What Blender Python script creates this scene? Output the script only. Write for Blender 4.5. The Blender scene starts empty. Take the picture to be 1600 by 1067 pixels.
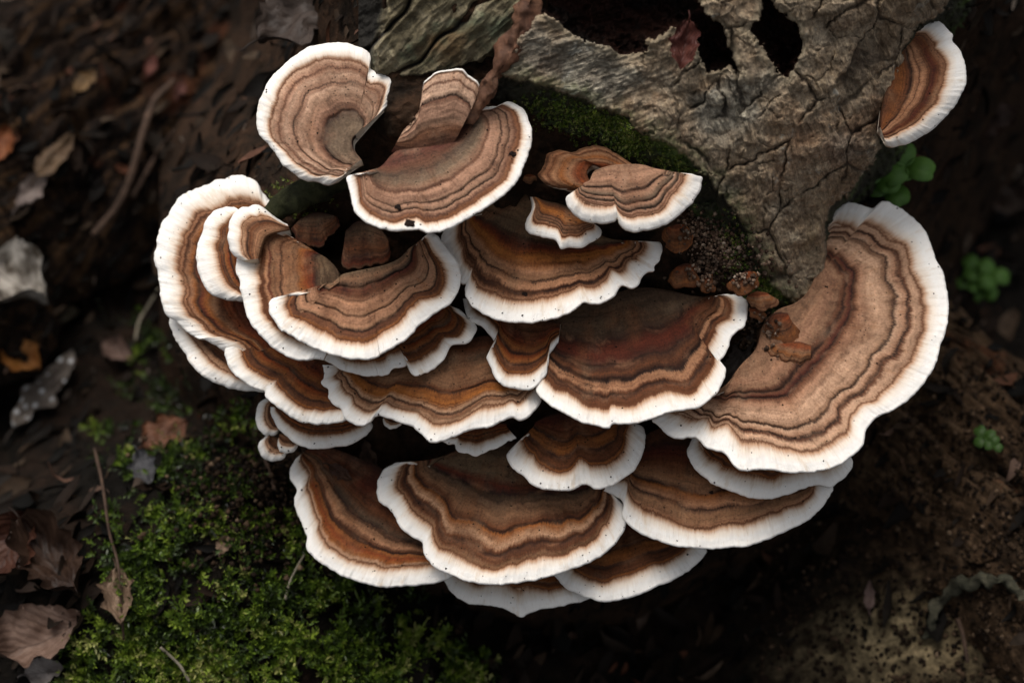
import bpy, math, random
import numpy as np

# ------------------------------------------------------------------ camera, sky, sun, exposure
PITCH = math.radians(50.0)
MM = 0.001
D = 755.6                      # mm from the lens to the plane through the middle of the fungus
LIFT = 150.0                   # mm, that middle above the forest floor
YI = np.array([0.0, math.sin(PITCH), math.cos(PITCH)])     # picture "up" in the world
ZI = np.array([0.0, -math.cos(PITCH), math.sin(PITCH)])    # towards the camera


def to_world(p):
    """stump frame in mm (x right, y up the slope, z towards the viewer) -> world metres, z up"""
    p = np.asarray(p, dtype=np.float64)
    w = np.empty(p.shape)
    w[..., 0] = p[..., 0]
    w[..., 1] = p[..., 1] * YI[1] + p[..., 2] * ZI[1]
    w[..., 2] = p[..., 1] * YI[2] + p[..., 2] * ZI[2] + LIFT
    return w * MM


scene = bpy.context.scene
cam_d = bpy.data.cameras.new("camera")
cam = bpy.data.objects.new("camera", cam_d)
scene.collection.objects.link(cam)
cam.location = tuple(to_world([0, 0, D]))
cam.rotation_euler = (math.pi / 2 - PITCH, 0, 0)
cam_d.lens = 85.0
cam_d.sensor_width = 36.0
cam_d.clip_start = 0.01
cam_d.clip_end = 100.0
cam_d.dof.use_dof = True
cam_d.dof.focus_distance = (D - 12.0) * MM
cam_d.dof.aperture_fstop = 8.0
scene.camera = cam

SUN_EL, SUN_AZ = math.radians(70), math.radians(-35)   # azimuth: clockwise from +Y
world = bpy.data.worlds.new("World")
scene.world = world
world.use_nodes = True
wn = world.node_tree
sky = wn.nodes.new("ShaderNodeTexSky")
sky.sky_type = 'NISHITA'
sky.sun_disc = False
sky.sun_elevation = SUN_EL
sky.sun_rotation = SUN_AZ
sky.air_density = 1.0
sky.dust_density = 6.0
sky.ozone_density = 0.3
bg = wn.nodes["Background"]
bg.inputs[1].default_value = 0.095
overc = wn.nodes.new("ShaderNodeHueSaturation")      # an overcast sky is greyer than a clear one
overc.inputs["Saturation"].default_value = 0.25
wn.links.new(sky.outputs[0], overc.inputs["Color"])
wn.links.new(overc.outputs[0], bg.inputs[0])

sun_d = bpy.data.lights.new("sun", 'SUN')
sun_d.energy = 1.5
sun_d.angle = math.radians(40)
sun_d.color = (1.0, 0.94, 0.87)
sun = bpy.data.objects.new("sun", sun_d)
scene.collection.objects.link(sun)
sun.rotation_euler = (math.pi / 2 - SUN_EL, 0, math.pi - SUN_AZ)

scene.view_settings.view_transform = 'Standard'
scene.view_settings.look = 'None'
scene.view_settings.exposure = 0.50
scene.view_settings.gamma = 1.0

random.seed(7)
RNG = np.random.default_rng(11)


# ------------------------------------------------------------------ numpy noise
_P = RNG.permutation(256)
_P = np.concatenate([_P, _P, _P])
_G = RNG.normal(size=(256, 3))
_G /= np.linalg.norm(_G, axis=1)[:, None]


def perlin(x, y, z=0.0):
    x, y, z = np.broadcast_arrays(np.asarray(x, float), np.asarray(y, float), np.asarray(z, float))
    xi, yi, zi = np.floor(x).astype(int), np.floor(y).astype(int), np.floor(z).astype(int)
    xf, yf, zf = x - xi, y - yi, z - zi
    f = lambda t: t * t * t * (t * (t * 6 - 15) + 10)
    u, v, w = f(xf), f(yf), f(zf)
    r = 0
    for dx in (0, 1):
        for dy in (0, 1):
            for dz in (0, 1):
                h = _P[_P[_P[(xi + dx) & 255] + ((yi + dy) & 255)] + ((zi + dz) & 255)]
                g = _G[h]
                d = g[..., 0] * (xf - dx) + g[..., 1] * (yf - dy) + g[..., 2] * (zf - dz)
                r = r + d * (u if dx else 1 - u) * (v if dy else 1 - v) * (w if dz else 1 - w)
    return r * 1.5


def fbm(x, y, z=0.0, octv=4, gain=0.5):
    r, a = 0, 1.0
    for i in range(octv):
        r = r + a * perlin(x, y, np.asarray(z) + 17.3 * i)
        x, y, a = np.asarray(x) * 2.03, np.asarray(y) * 2.03, a * gain
    return r


def sstep(a, b, x):
    t = np.clip((x - a) / (b - a), 0, 1)
    return t * t * (3 - 2 * t)


def poly_sdf(px, py, poly):
    """signed distance to a polygon, positive inside"""
    poly = np.asarray(poly, float)
    dmin = np.full(px.shape, 1e9)
    inside = np.zeros(px.shape, bool)
    n = len(poly)
    for i in range(n):
        ax, ay = poly[i]
        bx, by = poly[(i + 1) % n]
        ex, ey = bx - ax, by - ay
        t = np.clip(((px - ax) * ex + (py - ay) * ey) / (ex * ex + ey * ey + 1e-9), 0, 1)
        dmin = np.minimum(dmin, (px - ax - t * ex) ** 2 + (py - ay - t * ey) ** 2)
        c = ((ay > py) != (by > py)) & (px < (bx - ax) * (py - ay) / (by - ay + 1e-12) + ax)
        inside ^= c
    d = np.sqrt(dmin)
    return np.where(inside, d, -d)


def voronoi_edge(x, y, pts):
    f1 = np.full(x.shape, 1e9)
    f2 = np.full(x.shape, 1e9)
    for p in pts:
        d = np.hypot(x - p[0], y - p[1])
        f2 = np.minimum(f2, np.maximum(f1, d))
        f1 = np.minimum(f1, d)
    return f2 - f1


# ------------------------------------------------------------------ placing and meshing
PX = 0.2    # mm per drawing unit at the middle plane


def at(u, v, z):
    """drawing coordinates (u right, v down) at height z mm towards the viewer -> stump frame mm"""
    u, v, z = np.broadcast_arrays(np.asarray(u, float), np.asarray(v, float), np.asarray(z, float))
    k = (D - z) / D
    return np.stack([(u - 800.0) * PX * k, (533.5 - v) * PX * k, z], -1)


def link(o, parent=None):
    scene.collection.objects.link(o)
    if parent is not None:
        o.parent = parent
    return o


def tag(o, label=None, cat=None, group=None, kind=None):
    if label: o["label"] = label
    if cat: o["category"] = cat
    if group: o["group"] = group
    if kind: o["kind"] = kind
    return o


def mesh_obj(name, verts, faces, mat, parent=None, attrs=None, smooth=True, origin=None, world_space=False):
    """faces: int array (n,3|4) or list of such arrays; attrs: name -> (n,) or (n,3)"""
    w = np.asarray(verts, float) * MM if world_space else to_world(verts)
    if isinstance(faces, np.ndarray):
        faces = [faces]
    faces = [f for f in faces if len(f)]
    o_w = np.array(origin) if origin is not None else w.mean(0)
    me = bpy.data.meshes.new(name)
    me.vertices.add(len(w))
    me.vertices.foreach_set("co", (w - o_w).astype(np.float32).ravel())
    nl = sum(f.size for f in faces)
    me.loops.add(nl)
    me.loops.foreach_set("vertex_index", np.concatenate([f.ravel() for f in faces]).astype(np.int32))
    tot = np.concatenate([np.full(len(f), f.shape[1]) for f in faces]).astype(np.int32)
    me.polygons.add(len(tot))
    me.polygons.foreach_set("loop_start", np.concatenate([[0], np.cumsum(tot)[:-1]]).astype(np.int32))
    me.polygons.foreach_set("loop_total", tot)
    me.update(calc_edges=True)
    if smooth:
        me.polygons.foreach_set("use_smooth", np.ones(len(tot), bool))
    for k, a in (attrs or {}).items():
        a = np.asarray(a, np.float32)
        if a.ndim == 1:
            me.attributes.new(k, 'FLOAT', 'POINT').data.foreach_set("value", a)
        else:
            me.attributes.new(k, 'FLOAT_VECTOR', 'POINT').data.foreach_set("vector", a.ravel())
    me.validate()
    if mat: me.materials.append(mat)
    o = bpy.data.objects.new(name, me)
    link(o, parent)
    if parent is not None:
        o.location = tuple(o_w - np.array(parent.get("_org", (0, 0, 0))))
    else:
        o.location = tuple(o_w)
        ORG[o.name] = o_w
    return o


ORG = {}


def child_of(name, parent, *a, **k):
    o = mesh_obj(name, *a, **k)
    loc = np.array(o.location)
    o.parent = parent
    o.location = tuple(loc - ORG[parent.name])
    ORG.setdefault(o.name, loc)
    return o


def empty(name, p):
    o = bpy.data.objects.new(name, None)
    o.empty_display_size = 0.01
    link(o)
    w = to_world(p)
    o.location = tuple(w)
    ORG[o.name] = w
    return o


def grid_faces(nr, nc, flip=False):
    i = np.arange(nr - 1)[:, None] * nc + np.arange(nc - 1)[None, :]
    f = np.stack([i, i + 1, i + nc + 1, i + nc], -1).reshape(-1, 4)
    return f[:, ::-1] if flip else f


def spline(pts, n_per=14):
    p = np.asarray(pts, float)
    if len(p) == 2:
        return p[0] + (p[1] - p[0]) * np.linspace(0, 1, n_per * 2)[:, None]
    q = np.vstack([2 * p[0] - p[1], p, 2 * p[-1] - p[-2]])
    out = []
    for i in range(1, len(q) - 2):
        t = np.linspace(0, 1, n_per, endpoint=False)[:, None]
        a, b, c, d = q[i - 1], q[i], q[i + 1], q[i + 2]
        out.append(0.5 * ((2 * b) + (c - a) * t + (2 * a - 5 * b + 4 * c - d) * t ** 2 + (3 * b - a - 3 * c + d) * t ** 3))
    out.append(p[-1:])
    return np.vstack(out)


def resample(c, n):
    s = np.concatenate([[0], np.cumsum(np.hypot(*np.diff(c, axis=0).T))])
    x = np.linspace(0, s[-1], n)
    return np.stack([np.interp(x, s, c[:, 0]), np.interp(x, s, c[:, 1])], -1), s[-1]


def tube(path, radii, sides=8, flat=1.0):
    """tube along a path of stump-frame points"""
    p = np.asarray(path, float)
    n = len(p)
    r = np.broadcast_to(np.asarray(radii, float), (n,))
    tg = np.gradient(p, axis=0)
    tg /= np.linalg.norm(tg, axis=1)[:, None] + 1e-9
    up = np.array([0.13, 0.21, 0.97])
    a = np.cross(tg, up); a /= np.linalg.norm(a, axis=1)[:, None] + 1e-9
    b = np.cross(a, tg)
    th = np.linspace(0, 2 * math.pi, sides, endpoint=False)
    v = p[:, None, :] + r[:, None, None] * (np.cos(th)[None, :, None] * a[:, None, :] + flat * np.sin(th)[None, :, None] * b[:, None, :])
    v = v.reshape(-1, 3)
    i = np.arange(n - 1)[:, None] * sides
    j = np.arange(sides)[None, :]
    j2 = (j + 1) % sides
    f = np.stack([i + j, i + j2, i + sides + j2, i + sides + j], -1).reshape(-1, 4)
    v = np.vstack([v, p[0], p[-1]])
    e0 = np.stack([np.full(sides, n * sides), (np.arange(sides) + 1) % sides, np.arange(sides)], -1)
    k = (n - 1) * sides
    e1 = np.stack([np.full(sides, n * sides + 1), k + np.arange(sides), k + (np.arange(sides) + 1) % sides], -1)
    return v, [f, e0, e1]


# ------------------------------------------------------------------ materials
class NT:
    def __init__(self, name, rough=0.8, spec=0.3):
        self.m = bpy.data.materials.new(name)
        self.m.use_nodes = True
        self.t = self.m.node_tree
        self.b = self.t.nodes["Principled BSDF"]
        self.b.inputs["Roughness"].default_value = rough
        self.b.inputs["Specular IOR Level"].default_value = spec

    def n(self, typ, ins=None, **kw):
        nd = self.t.nodes.new(typ)
        for k, v in kw.items(): setattr(nd, k, v)
        for k, v in (ins or {}).items(): self.set(nd, k, v)
        return nd

    def set(self, nd, k, v):
        s = nd.inputs[k]
        if isinstance(v, bpy.types.NodeSocket): self.t.links.new(v, s)
        else: s.default_value = v

    def attr(self, name, out="Fac"):
        return self.n("ShaderNodeAttribute", attribute_name=name).outputs[out]

    def obj(self):
        return self.n("ShaderNodeTexCoord").outputs["Object"]

    def noise(self, vec, scale, detail=4, rough=0.55, dist=0.0, out="Fac"):
        return self.n("ShaderNodeTexNoise", {"Vector": vec, "Scale": scale, "Detail": detail, "Roughness": rough, "Distortion": dist}).outputs[out]

    def vor(self, vec, scale, feature='F1', out="Distance", rand=1.0):
        return self.n("ShaderNodeTexVoronoi", {"Vector": vec, "Scale": scale, "Randomness": rand}, feature=feature).outputs[out]

    def math(self, op, a, b=0.0, c=None, clamp=False):
        nd = self.n("ShaderNodeMath", operation=op, use_clamp=clamp)
        self.set(nd, 0, a); self.set(nd, 1, b)
        if c is not None: self.set(nd, 2, c)
        return nd.outputs[0]

    def vmul(self, v, s):
        return self.n("ShaderNodeVectorMath", {0: v, 1: s}, operation='MULTIPLY').outputs[0]

    def ramp(self, fac, stops, interp='LINEAR'):
        nd = self.n("ShaderNodeValToRGB", {"Fac": fac})
        cr = nd.color_ramp
        cr.interpolation = interp
        stops = sorted(stops, key=lambda s: s[0])
        while len(cr.elements) < len(stops): cr.elements.new(0.5)
        for e, (p, c) in zip(cr.elements, stops):
            e.position = p
            e.color = (*c, 1) if len(c) == 3 else c
        return nd.outputs["Color"]

    def mix(self, f, a, b, blend='MIX'):
        nd = self.n("ShaderNodeMix", data_type='RGBA', blend_type=blend)
        self.set(nd, 0, f)
        for k, v in ((6, a), (7, b)):
            if isinstance(v, tuple) and len(v) == 3: v = (*v, 1)
            self.set(nd, k, v)
        return nd.outputs[2]

    def rng(self, f, a, b, c=0.0, d=1.0):
        return self.n("ShaderNodeMapRange", {0: f, 1: a, 2: b, 3: c, 4: d}, interpolation_type='SMOOTHSTEP').outputs[0]

    def bump(self, h, strength=0.5, dist=0.001, prev=None):
        ins = {"Height": h, "Strength": strength, "Distance": dist}
        if prev is not None: ins["Normal"] = prev
        return self.n("ShaderNodeBump", ins).outputs[0]

    def done(self, color, normal=None, rough=None):
        if isinstance(color, tuple): color = (*color, 1)
        self.set(self.b, "Base Color", color)
        if normal is not None: self.set(self.b, "Normal", normal)
        if rough is not None: self.set(self.b, "Roughness", rough)
        return self.m


COL = dict(
    W=(.83, .80, .755), C=(.68, .585, .49), P=(.43, .255, .155), L=(.42, .245, .145), T=(.285, .140, .074),
    A=(.205, .104, .053), G=(.130, .084, .048), E=(.078, .047, .027), B=(.100, .034, .012), R=(.165, .037, .008),
    O=(.30, .105, .021), N=(.21, .072, .018), K=(.032, .013, .007), D=(.018, .007, .004), M=(.082, .017, .007))


def cap_material(name, zones, white=True, wcol='W', spots=0.5, grey=0.0, bands=1.0):
    m = NT(name, rough=0.8, spec=0.22)
    st = m.attr("st", "Vector")
    u = m.attr("u")
    ob = m.obj()
    # zone edges wander a little and fray along the fibres
    fray = m.noise(m.vmul(st, (1.6, 0.22, 1.0)), 1.0, 5, 0.65)
    wob = m.noise(m.vmul(st, (0.16, 0.16, 1.0)), 1.0, 3)
    uu = m.math('ADD', u, m.math('MULTIPLY', m.math('SUBTRACT', fray, 0.5), 0.055))
    uu = m.math('ADD', uu, m.math('MULTIPLY', m.math('SUBTRACT', wob, 0.5), 0.035))
    stops = [(v * 0.78, COL[c]) for v, c in zones]
    if white:
        stops += [(0.80, COL['B']), (0.822, COL['P']), (0.862, COL['C']), (0.925, tuple(x * .95 for x in COL[wcol])), (1.0, COL[wcol])]
    col = m.ramp(uu, stops)
    # the dark lines fade in and out along the cap
    soft = [(p_, tuple(.35 * a_ + .65 * b_ for a_, b_ in zip(c_, COL['T']))) if i_ < len(zones) and zones[i_][1] in 'DK' and zones[i_][0] > .2 else (p_, c_) for i_, (p_, c_) in enumerate(stops)]
    fade = m.noise(m.vmul(st, (0.085, 0.22, 1.0)), 1.0, 4, 0.6)
    col = m.mix(m.rng(fade, 0.48, 0.68, 0, .7), col, m.ramp(uu, soft))
    # blotches of colour along the zones
    blot = m.noise(ob, 55, 5, 0.6, 0.4)
    inner = m.rng(u, 0.86, 0.74)
    f = m.math('MULTIPLY', m.rng(blot, 0.48, 0.66), m.math('MULTIPLY', inner, 0.62))
    col = m.mix(f, col, (0.125, 0.048, 0.018))
    mott = m.noise(ob, 260, 5, 0.7, 0.3)
    col = m.mix(m.math('MULTIPLY', inner, 0.85), col, m.ramp(mott, [(0.30, (.42, .37, .33)), (0.46, (.95, .94, .93)), (0.62, (1.1, 1.1, 1.1)), (0.75, (1.4, 1.36, 1.28))]), 'MULTIPLY')
    pale_n = m.noise(ob, 90, 4, 0.6, 0.2)
    f = m.math('MULTIPLY', m.rng(pale_n, 0.52, 0.75), m.math('MULTIPLY', inner, 0.30))
    col = m.mix(f, col, (0.23, 0.16, 0.10))
    # radial fibres
    fib = m.noise(m.vmul(st, (2.6, 0.12, 1.0)), 1.0, 3, 0.6)
    fib2 = m.noise(m.vmul(st, (0.55, 0.05, 1.0)), 1.0, 4, 0.6)
    col = m.mix(m.math('MULTIPLY', inner, 0.8), col, m.ramp(fib, [(0.3, (.80, .78, .76)), (0.5, (1, 1, 1)), (0.75, (1.12, 1.1, 1.08))]), 'MULTIPLY')
    col = m.mix(0.75, col, m.ramp(fib2, [(0.28, (.90, .87, .84)), (0.45, (1, 1, 1)), (0.8, (1.0, 1.0, 1.0))]), 'MULTIPLY')
    # dirt specks
    sp = m.vor(ob, 620, 'F1')
    clus = m.noise(ob, 60, 3)
    f = m.math('MULTIPLY', m.rng(sp, 0.24, 0.12), m.math('MULTIPLY', m.rng(clus, 0.50, 0.62), m.math('ADD', m.math('MULTIPLY', inner, 0.8), 0.12)))
    col = m.mix(m.math('MULTIPLY', f, spots * 1.5, clamp=True), col, (0.02, 0.011, 0.007))
    fine = m.noise(ob, 1500, 3, 0.6)
    col = m.mix(m.math('MULTIPLY', inner, 0.55), col, m.ramp(fine, [(0.32, (.55, .5, .46)), (0.55, (1.08, 1.08, 1.08)), (0.75, (1.35, 1.3, 1.2))]), 'MULTIPLY')
    # fine concentric striation inside the zones
    cs = m.noise(m.vmul(m.n("ShaderNodeCombineXYZ", {0: uu, 1: m.math('MULTIPLY', m.n("ShaderNodeSeparateXYZ", {0: st}).outputs[0], 0.02), 2: m.n("ShaderNodeSeparateXYZ", {0: st}).outputs[2]}).outputs[0], (70.0, 1.0, 1.0)), 1.0, 3, 0.6)
    col = m.mix(m.math('MULTIPLY', inner, 0.4), col, m.ramp(cs, [(0.3, (.66, .62, .58)), (0.5, (1, 1, 1)), (0.72, (1.25, 1.22, 1.18))]), 'MULTIPLY')
    cs2 = m.noise(m.vmul(m.n("ShaderNodeCombineXYZ", {0: uu, 1: m.math('MULTIPLY', m.n("ShaderNodeSeparateXYZ", {0: st}).outputs[0], 0.012), 2: m.n("ShaderNodeSeparateXYZ", {0: st}).outputs[2]}).outputs[0], (15.0, 1.0, 1.0)), 1.0, 4, 0.7)
    col = m.mix(m.math('MULTIPLY', inner, 0.9 * bands), col, m.ramp(cs2, [(0.34, (.40, .34, .30)), (0.46, (.92, .90, .88)), (0.56, (1.1, 1.1, 1.1)), (0.70, (1.45, 1.40, 1.32))]), 'MULTIPLY')
    if grey:
        col = m.mix(m.math('MULTIPLY', inner, grey), col, m.n('ShaderNodeHueSaturation', {'Saturation': .76, 'Value': 1.28, 'Color': col}).outputs[0])
    # stains and grey streaks on the white rim
    stain = m.noise(m.vmul(st, (0.30, 0.10, 1.0)), 1.0, 5, 0.65)
    col = m.mix(m.rng(stain, 0.54, 0.72, 0, .6), col, m.mix(1.0, col, (.78, .66, .53), 'MULTIPLY'))
    hair = m.noise(m.vmul(st, (4.5, 0.35, 1.0)), 1.0, 2, 0.5)
    col = m.mix(m.rng(hair, 0.62, 0.74, 0, .55), col, m.mix(1.0, col, (.72, .64, .56), 'MULTIPLY'))
    h = m.math('ADD', m.math('MULTIPLY', fib, 0.25), m.math('MULTIPLY', fine, 0.5))
    h = m.math('ADD', h, m.math('MULTIPLY', fib2, 0.6))
    h = m.math('ADD', h, m.math('MULTIPLY', m.math('MULTIPLY', cs, inner), 0.8))
    nrm = m.bump(h, 0.6, 0.0005)
    return m.done(col, nrm)


def pore_material():
    m = NT("pore_surface", 0.9, 0.1)
    ob = m.obj()
    v = m.vor(ob, 1800)
    col = m.mix(m.noise(ob, 60), (.62, .55, .46), (.44, .36, .27))
    return m.done(col, m.bump(v, 0.5, 0.0004))


PORES = pore_material()


def bark_material():
    m = NT("bark", 0.88, 0.25)
    ob = m.obj()
    pal = m.attr("tone")
    crack = m.attr("crack")
    side = m.attr("side")
    n1 = m.noise(ob, 38, 6, 0.62, 0.6)
    n2 = m.noise(m.vmul(ob, (1.0, 1.0, 1.6)), 140, 6, 0.7, 0.3)
    n3 = m.noise(ob, 900, 4, 0.7)
    col = m.ramp(n1, [(0.25, (.125, .082, .050)), (0.40, (.235, .170, .111)), (0.52, (.325, .255, .180)), (0.62, (.28, .193, .124)), (0.75, (.43, .37, .28))])
    col = m.mix(m.rng(pal, 0.45, 0.8, 0, .8), col, m.ramp(n2, [(0.3, (.13, .115, .09)), (0.55, (.28, .26, .215)), (0.75, (.42, .40, .34))]))
    red = m.noise(ob, 24, 4, 0.55)
    col = m.mix(m.rng(red, 0.54, 0.70, 0, .65), col, (.19, .095, .052))
    col = m.mix(0.85, col, m.ramp(n2, [(0.25, (.35, .33, .3)), (0.5, (1, 1, 1)), (0.72, (1.5, 1.48, 1.4))]), 'MULTIPLY')
    col = m.mix(0.8, col, m.ramp(n3, [(0.3, (.4, .38, .36)), (0.52, (1, 1, 1)), (0.72, (1.7, 1.65, 1.55))]), 'MULTIPLY')
    fa = m.noise(m.vmul(m.attr("ga", "Vector"), (1.1, .16, 1)), 1.0, 5, .65, .3)
    fb = m.noise(m.vmul(m.attr("gb", "Vector"), (0.9, .13, 1)), 1.0, 5, .65, .3)
    gmix = m.n("ShaderNodeMix", {0: m.attr("right"), 2: fa, 3: fb}, data_type='FLOAT').outputs[0]
    col = m.mix(.9, col, m.ramp(gmix, [(.30, (.34, .31, .28)), (.44, (.85, .83, .8)), (.55, (1.05, 1.05, 1.03)), (.72, (1.7, 1.68, 1.6))]), 'MULTIPLY')
    col = m.mix(m.math('MULTIPLY', m.attr("lip"), .6), col, (.30, .25, .17))
    lich = m.math('MULTIPLY', m.rng(m.noise(ob, 75, 6, 0.7, 0.5), 0.60, 0.66), 0.55)
    col = m.mix(lich, col, (.40, .39, .34))
    # cracks are blended towards a very dark brown
    col = m.mix(m.rng(crack, 0.25, 0.9, 0, .75), col, (.022, .014, .010))
    col = m.mix(m.math('MULTIPLY', m.attr('green'), m.rng(n2, .4, .6, .2, .75)), col, (.085, .105, .040))
    # the broken lower edge: dark, with algae
    alg = m.noise(ob, 50, 5, 0.65)
    sidec = m.ramp(m.math('ADD', alg, m.math('MULTIPLY', n3, 0.25)), [(0.45, (.020, .017, .012)), (0.62, (.036, .036, .020)), (0.74, (.060, .092, .022)), (0.9, (.13, .18, .04))])
    col = m.mix(side, col, sidec)
    h = m.math('ADD', m.math('ADD', n2, m.math('MULTIPLY', n3, 0.6)), m.math('MULTIPLY', gmix, 1.6))
    return m.done(col, m.bump(h, 0.8, 0.0012))


def wood_material(name, cols, grain=(1, 1, 1), rough=0.85, spec=0.3, bump=0.0015, glints=False):
    m = NT(name, rough, spec)
    ob = m.obj()
    gv = m.vmul(ob, grain)
    n1 = m.noise(gv, 60, 6, 0.65, 0.7)
    n2 = m.noise(gv, 320, 5, 0.7, 0.2)
    col = m.ramp(n1, [(0.25 + 0.5 * i / (len(cols) - 1), c) for i, c in enumerate(cols)])
    col = m.mix(0.85, col, m.ramp(n2, [(0.28, (.3, .28, .26)), (0.5, (1, 1, 1)), (0.75, (1.8, 1.7, 1.6))]), 'MULTIPLY')
    h = m.math('ADD', n1, m.math('MULTIPLY', n2, 0.6))
    r = None
    if glints:
        r = m.rng(n2, 0.35, 0.6, 0.35, 0.9)
    return m.done(col, m.bump(h, 0.9, bump), r)


def leaf_material(name, c1, c2, rough=0.6, spots=None):
    m = NT(name, rough, 0.18)
    ob = m.obj()
    lf = m.attr("lf", "Vector")
    sep = m.n("ShaderNodeSeparateXYZ", {0: lf})
    n1 = m.noise(ob, 130, 5, 0.6, 0.3)
    col = m.mix(m.rng(n1, 0.35, 0.65), c1, c2)
    vein = m.math('ABSOLUTE', m.math('SUBTRACT', m.math('FRACT', m.math('ADD', m.math('MULTIPLY', sep.outputs[1], 7.0), m.math('MULTIPLY', m.math('ABSOLUTE', sep.outputs[0]), 4.0))), 0.5))
    col = m.mix(m.rng(vein, 0.08, 0.0, 0, .25), col, tuple(min(1, x * 1.7) for x in c2))
    mid = m.math('ABSOLUTE', sep.outputs[0])
    col = m.mix(m.rng(mid, 0.05, 0.0, 0, .7), col, tuple(x * .6 for x in c1))
    if spots:
        v = m.vor(ob, 260)
        col = m.mix(m.rng(v, 0.32, 0.22), col, spots)
    return m.done(col, m.bump(m.math('ADD', n1, vein), 0.5, 0.0008))


def tint_material(name, ramp, rough=0.75, noise_scale=500, spec=0.3):
    """colour picked per piece through the attribute 'tone'"""
    m = NT(name, rough, spec)
    ob = m.obj()
    col = m.ramp(m.attr("tone"), ramp)
    n = m.noise(ob, noise_scale, 4, 0.6)
    col = m.mix(0.8, col, m.ramp(n, [(0.3, (.5, .5, .5)), (0.7, (1.4, 1.4, 1.4))]), 'MULTIPLY')
    return m.done(col, m.bump(n, 0.4, 0.0006))


# ------------------------------------------------------------------ forest floor
def floor_height(x, y):
    """world mm -> mm"""
    def blob(u, v, zz, s, a):
        c = to_world(at(u, v, zz)) / MM
        return a * np.exp(-((x - c[0]) ** 2 + (y - c[1]) ** 2) / (2 * s * s))
    h = 9 * fbm(x / 70, y / 70, 3.1, 3) + 3.2 * fbm(x / 16, y / 16, 7.7, 3)
    h = h + blob(430, 990, -80, 60, 58) + blob(250, 820, -100, 50, 26)
    h = h + blob(1480, 1020, -80, 45, 40) + blob(1400, 780, -110, 40, 26) + blob(150, 120, -230, 80, 35) + blob(30, 980, -90, 34, 24)
    far = np.hypot(x, y)
    h = h + sstep(400, 2500, far) * 60 * fbm(x / 900, y / 900, 1.0, 2)
    return h


def floor_at(u, v, lift=0.0):
    """stump-frame point where the sight line through (u,v) meets the forest floor"""
    z = -150.0
    for _ in range(14):
        w = to_world(at(u, v, z)) / MM
        err = w[2] - (floor_height(w[0], w[1]) + lift)
        z -= err / (ZI[2] + 0.2)
    return at(u, v, z)


def axis(n, lim, fine):
    t = np.linspace(-1, 1, n)
    return fine * t * 1.0 + (lim - fine) * np.sign(t) * np.abs(t) ** 7


gx = axis(380, 3000, 330)
gy = axis(380, 3000, 360) + 90
GX, GY = np.meshgrid(gx, gy)
GZ = floor_height(GX, GY)
gv = np.stack([GX, GY, GZ], -1).reshape(-1, 3)

tanc = to_world(at(1400, 1050, -75)) / MM
tan = np.exp(-((GX - tanc[0]) ** 2 / 30 ** 2 + (GY - tanc[1]) ** 2 / 14 ** 2)).ravel()
brn = to_world(at(1440, 760, -110)) / MM
brown = np.exp(-((GX - brn[0]) ** 2 / 34 ** 2 + (GY - brn[1]) ** 2 / 60 ** 2)).ravel()


def soil_material():
    m = NT("soil", 0.9, 0.10)
    ob = m.obj()
    n1 = m.noise(ob, 26, 6, 0.65, 0.5)
    n2 = m.noise(ob, 170, 6, 0.7, 0.3)
    col = m.ramp(n1, [(0.3, (.0025, .002, .0015)), (0.48, (.006, .0045, .003)), (0.60, (.014, .008, .005)), (0.72, (.007, .006, .004))])
    col = m.mix(m.attr("brown"), col, m.ramp(n2, [(0.3, (.010, .006, .004)), (0.5, (.040, .023, .012)), (0.7, (.095, .058, .032))]))
    col = m.mix(m.attr("tan"), col, m.ramp(n2, [(0.3, (.05, .036, .020)), (0.5, (.17, .13, .072)), (0.7, (.34, .27, .155))]))
    col = m.mix(0.8, col, m.ramp(n2, [(0.3, (.35, .33, .3)), (0.5, (1, 1, 1)), (0.72, (2.0, 1.9, 1.8))]), 'MULTIPLY')
    return m.done(col, m.bump(n2, 1.0, 0.004))


ground = mesh_obj("ground", gv, grid_faces(380, 380), soil_material(), attrs={"tan": tan, "brown": brown}, world_space=True, origin=(0, 0, 0))
tag(ground, "dark wet forest floor under the stump", "ground", kind="structure")

# ------------------------------------------------------------------ stump
stump = empty("tree_stump", at(900, 1000, -70))
tag(stump, "weathered rotting tree stump with cracked grey bark carrying all the shelf fungi", "stump")

CORE = [(600, -120), (600, 20), (590, 110), (545, 190), (520, 250), (450, 310), (415, 380), (400, 470), (420, 560), (455, 640), (480, 720),
        (510, 800), (560, 850), (660, 890), (800, 905), (940, 890), (1060, 820), (1180, 760), (1270, 690), (1300, 600), (1290, 480),
        (1270, 400), (1300, 320), (1360, 220), (1390, 130), (1430, 40), (1470, -20), (1480, -120)]


def core_z(u, v, detail=True):
    sd = poly_sdf(u, v, CORE)
    Y = (533.5 - v) * PX
    z = 0.40 * Y - 15 - ((u - 880) / 500.0) ** 2 * 10
    z = z + 15 * np.exp(-((u - 640) / 75) ** 2 - ((v - 190) / 65) ** 2)
    z = z - 16 * np.exp(-((u - 505) / 35) ** 2 - ((v - 385) / 25) ** 2)
    z = z + 9 * np.exp(-((u - 1100) / 90) ** 2 - ((v - 400) / 60) ** 2)
    z = z - 44 * sstep(845, 900, u) * sstep(1300, 1250, u) * sstep(150, 95, v)
    z = z - 26 * sstep(1180, 1330, u) * sstep(420, 300, v)
    # outside its outline the stump falls away to the ground as a flared root collar
    o = np.clip(-sd, 0, None)
    z = z - (o * 0.16 + (o / 60.0) ** 2 * 11.0 + (1 - np.exp(-o / 14.0)) * 10)
    if detail:
        z = z + 3.0 * fbm(u / 60, v / 60, 2.2, 4) + 1.1 * fbm(u / 11, v / 14, 5.2, 3)
    return z


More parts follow.
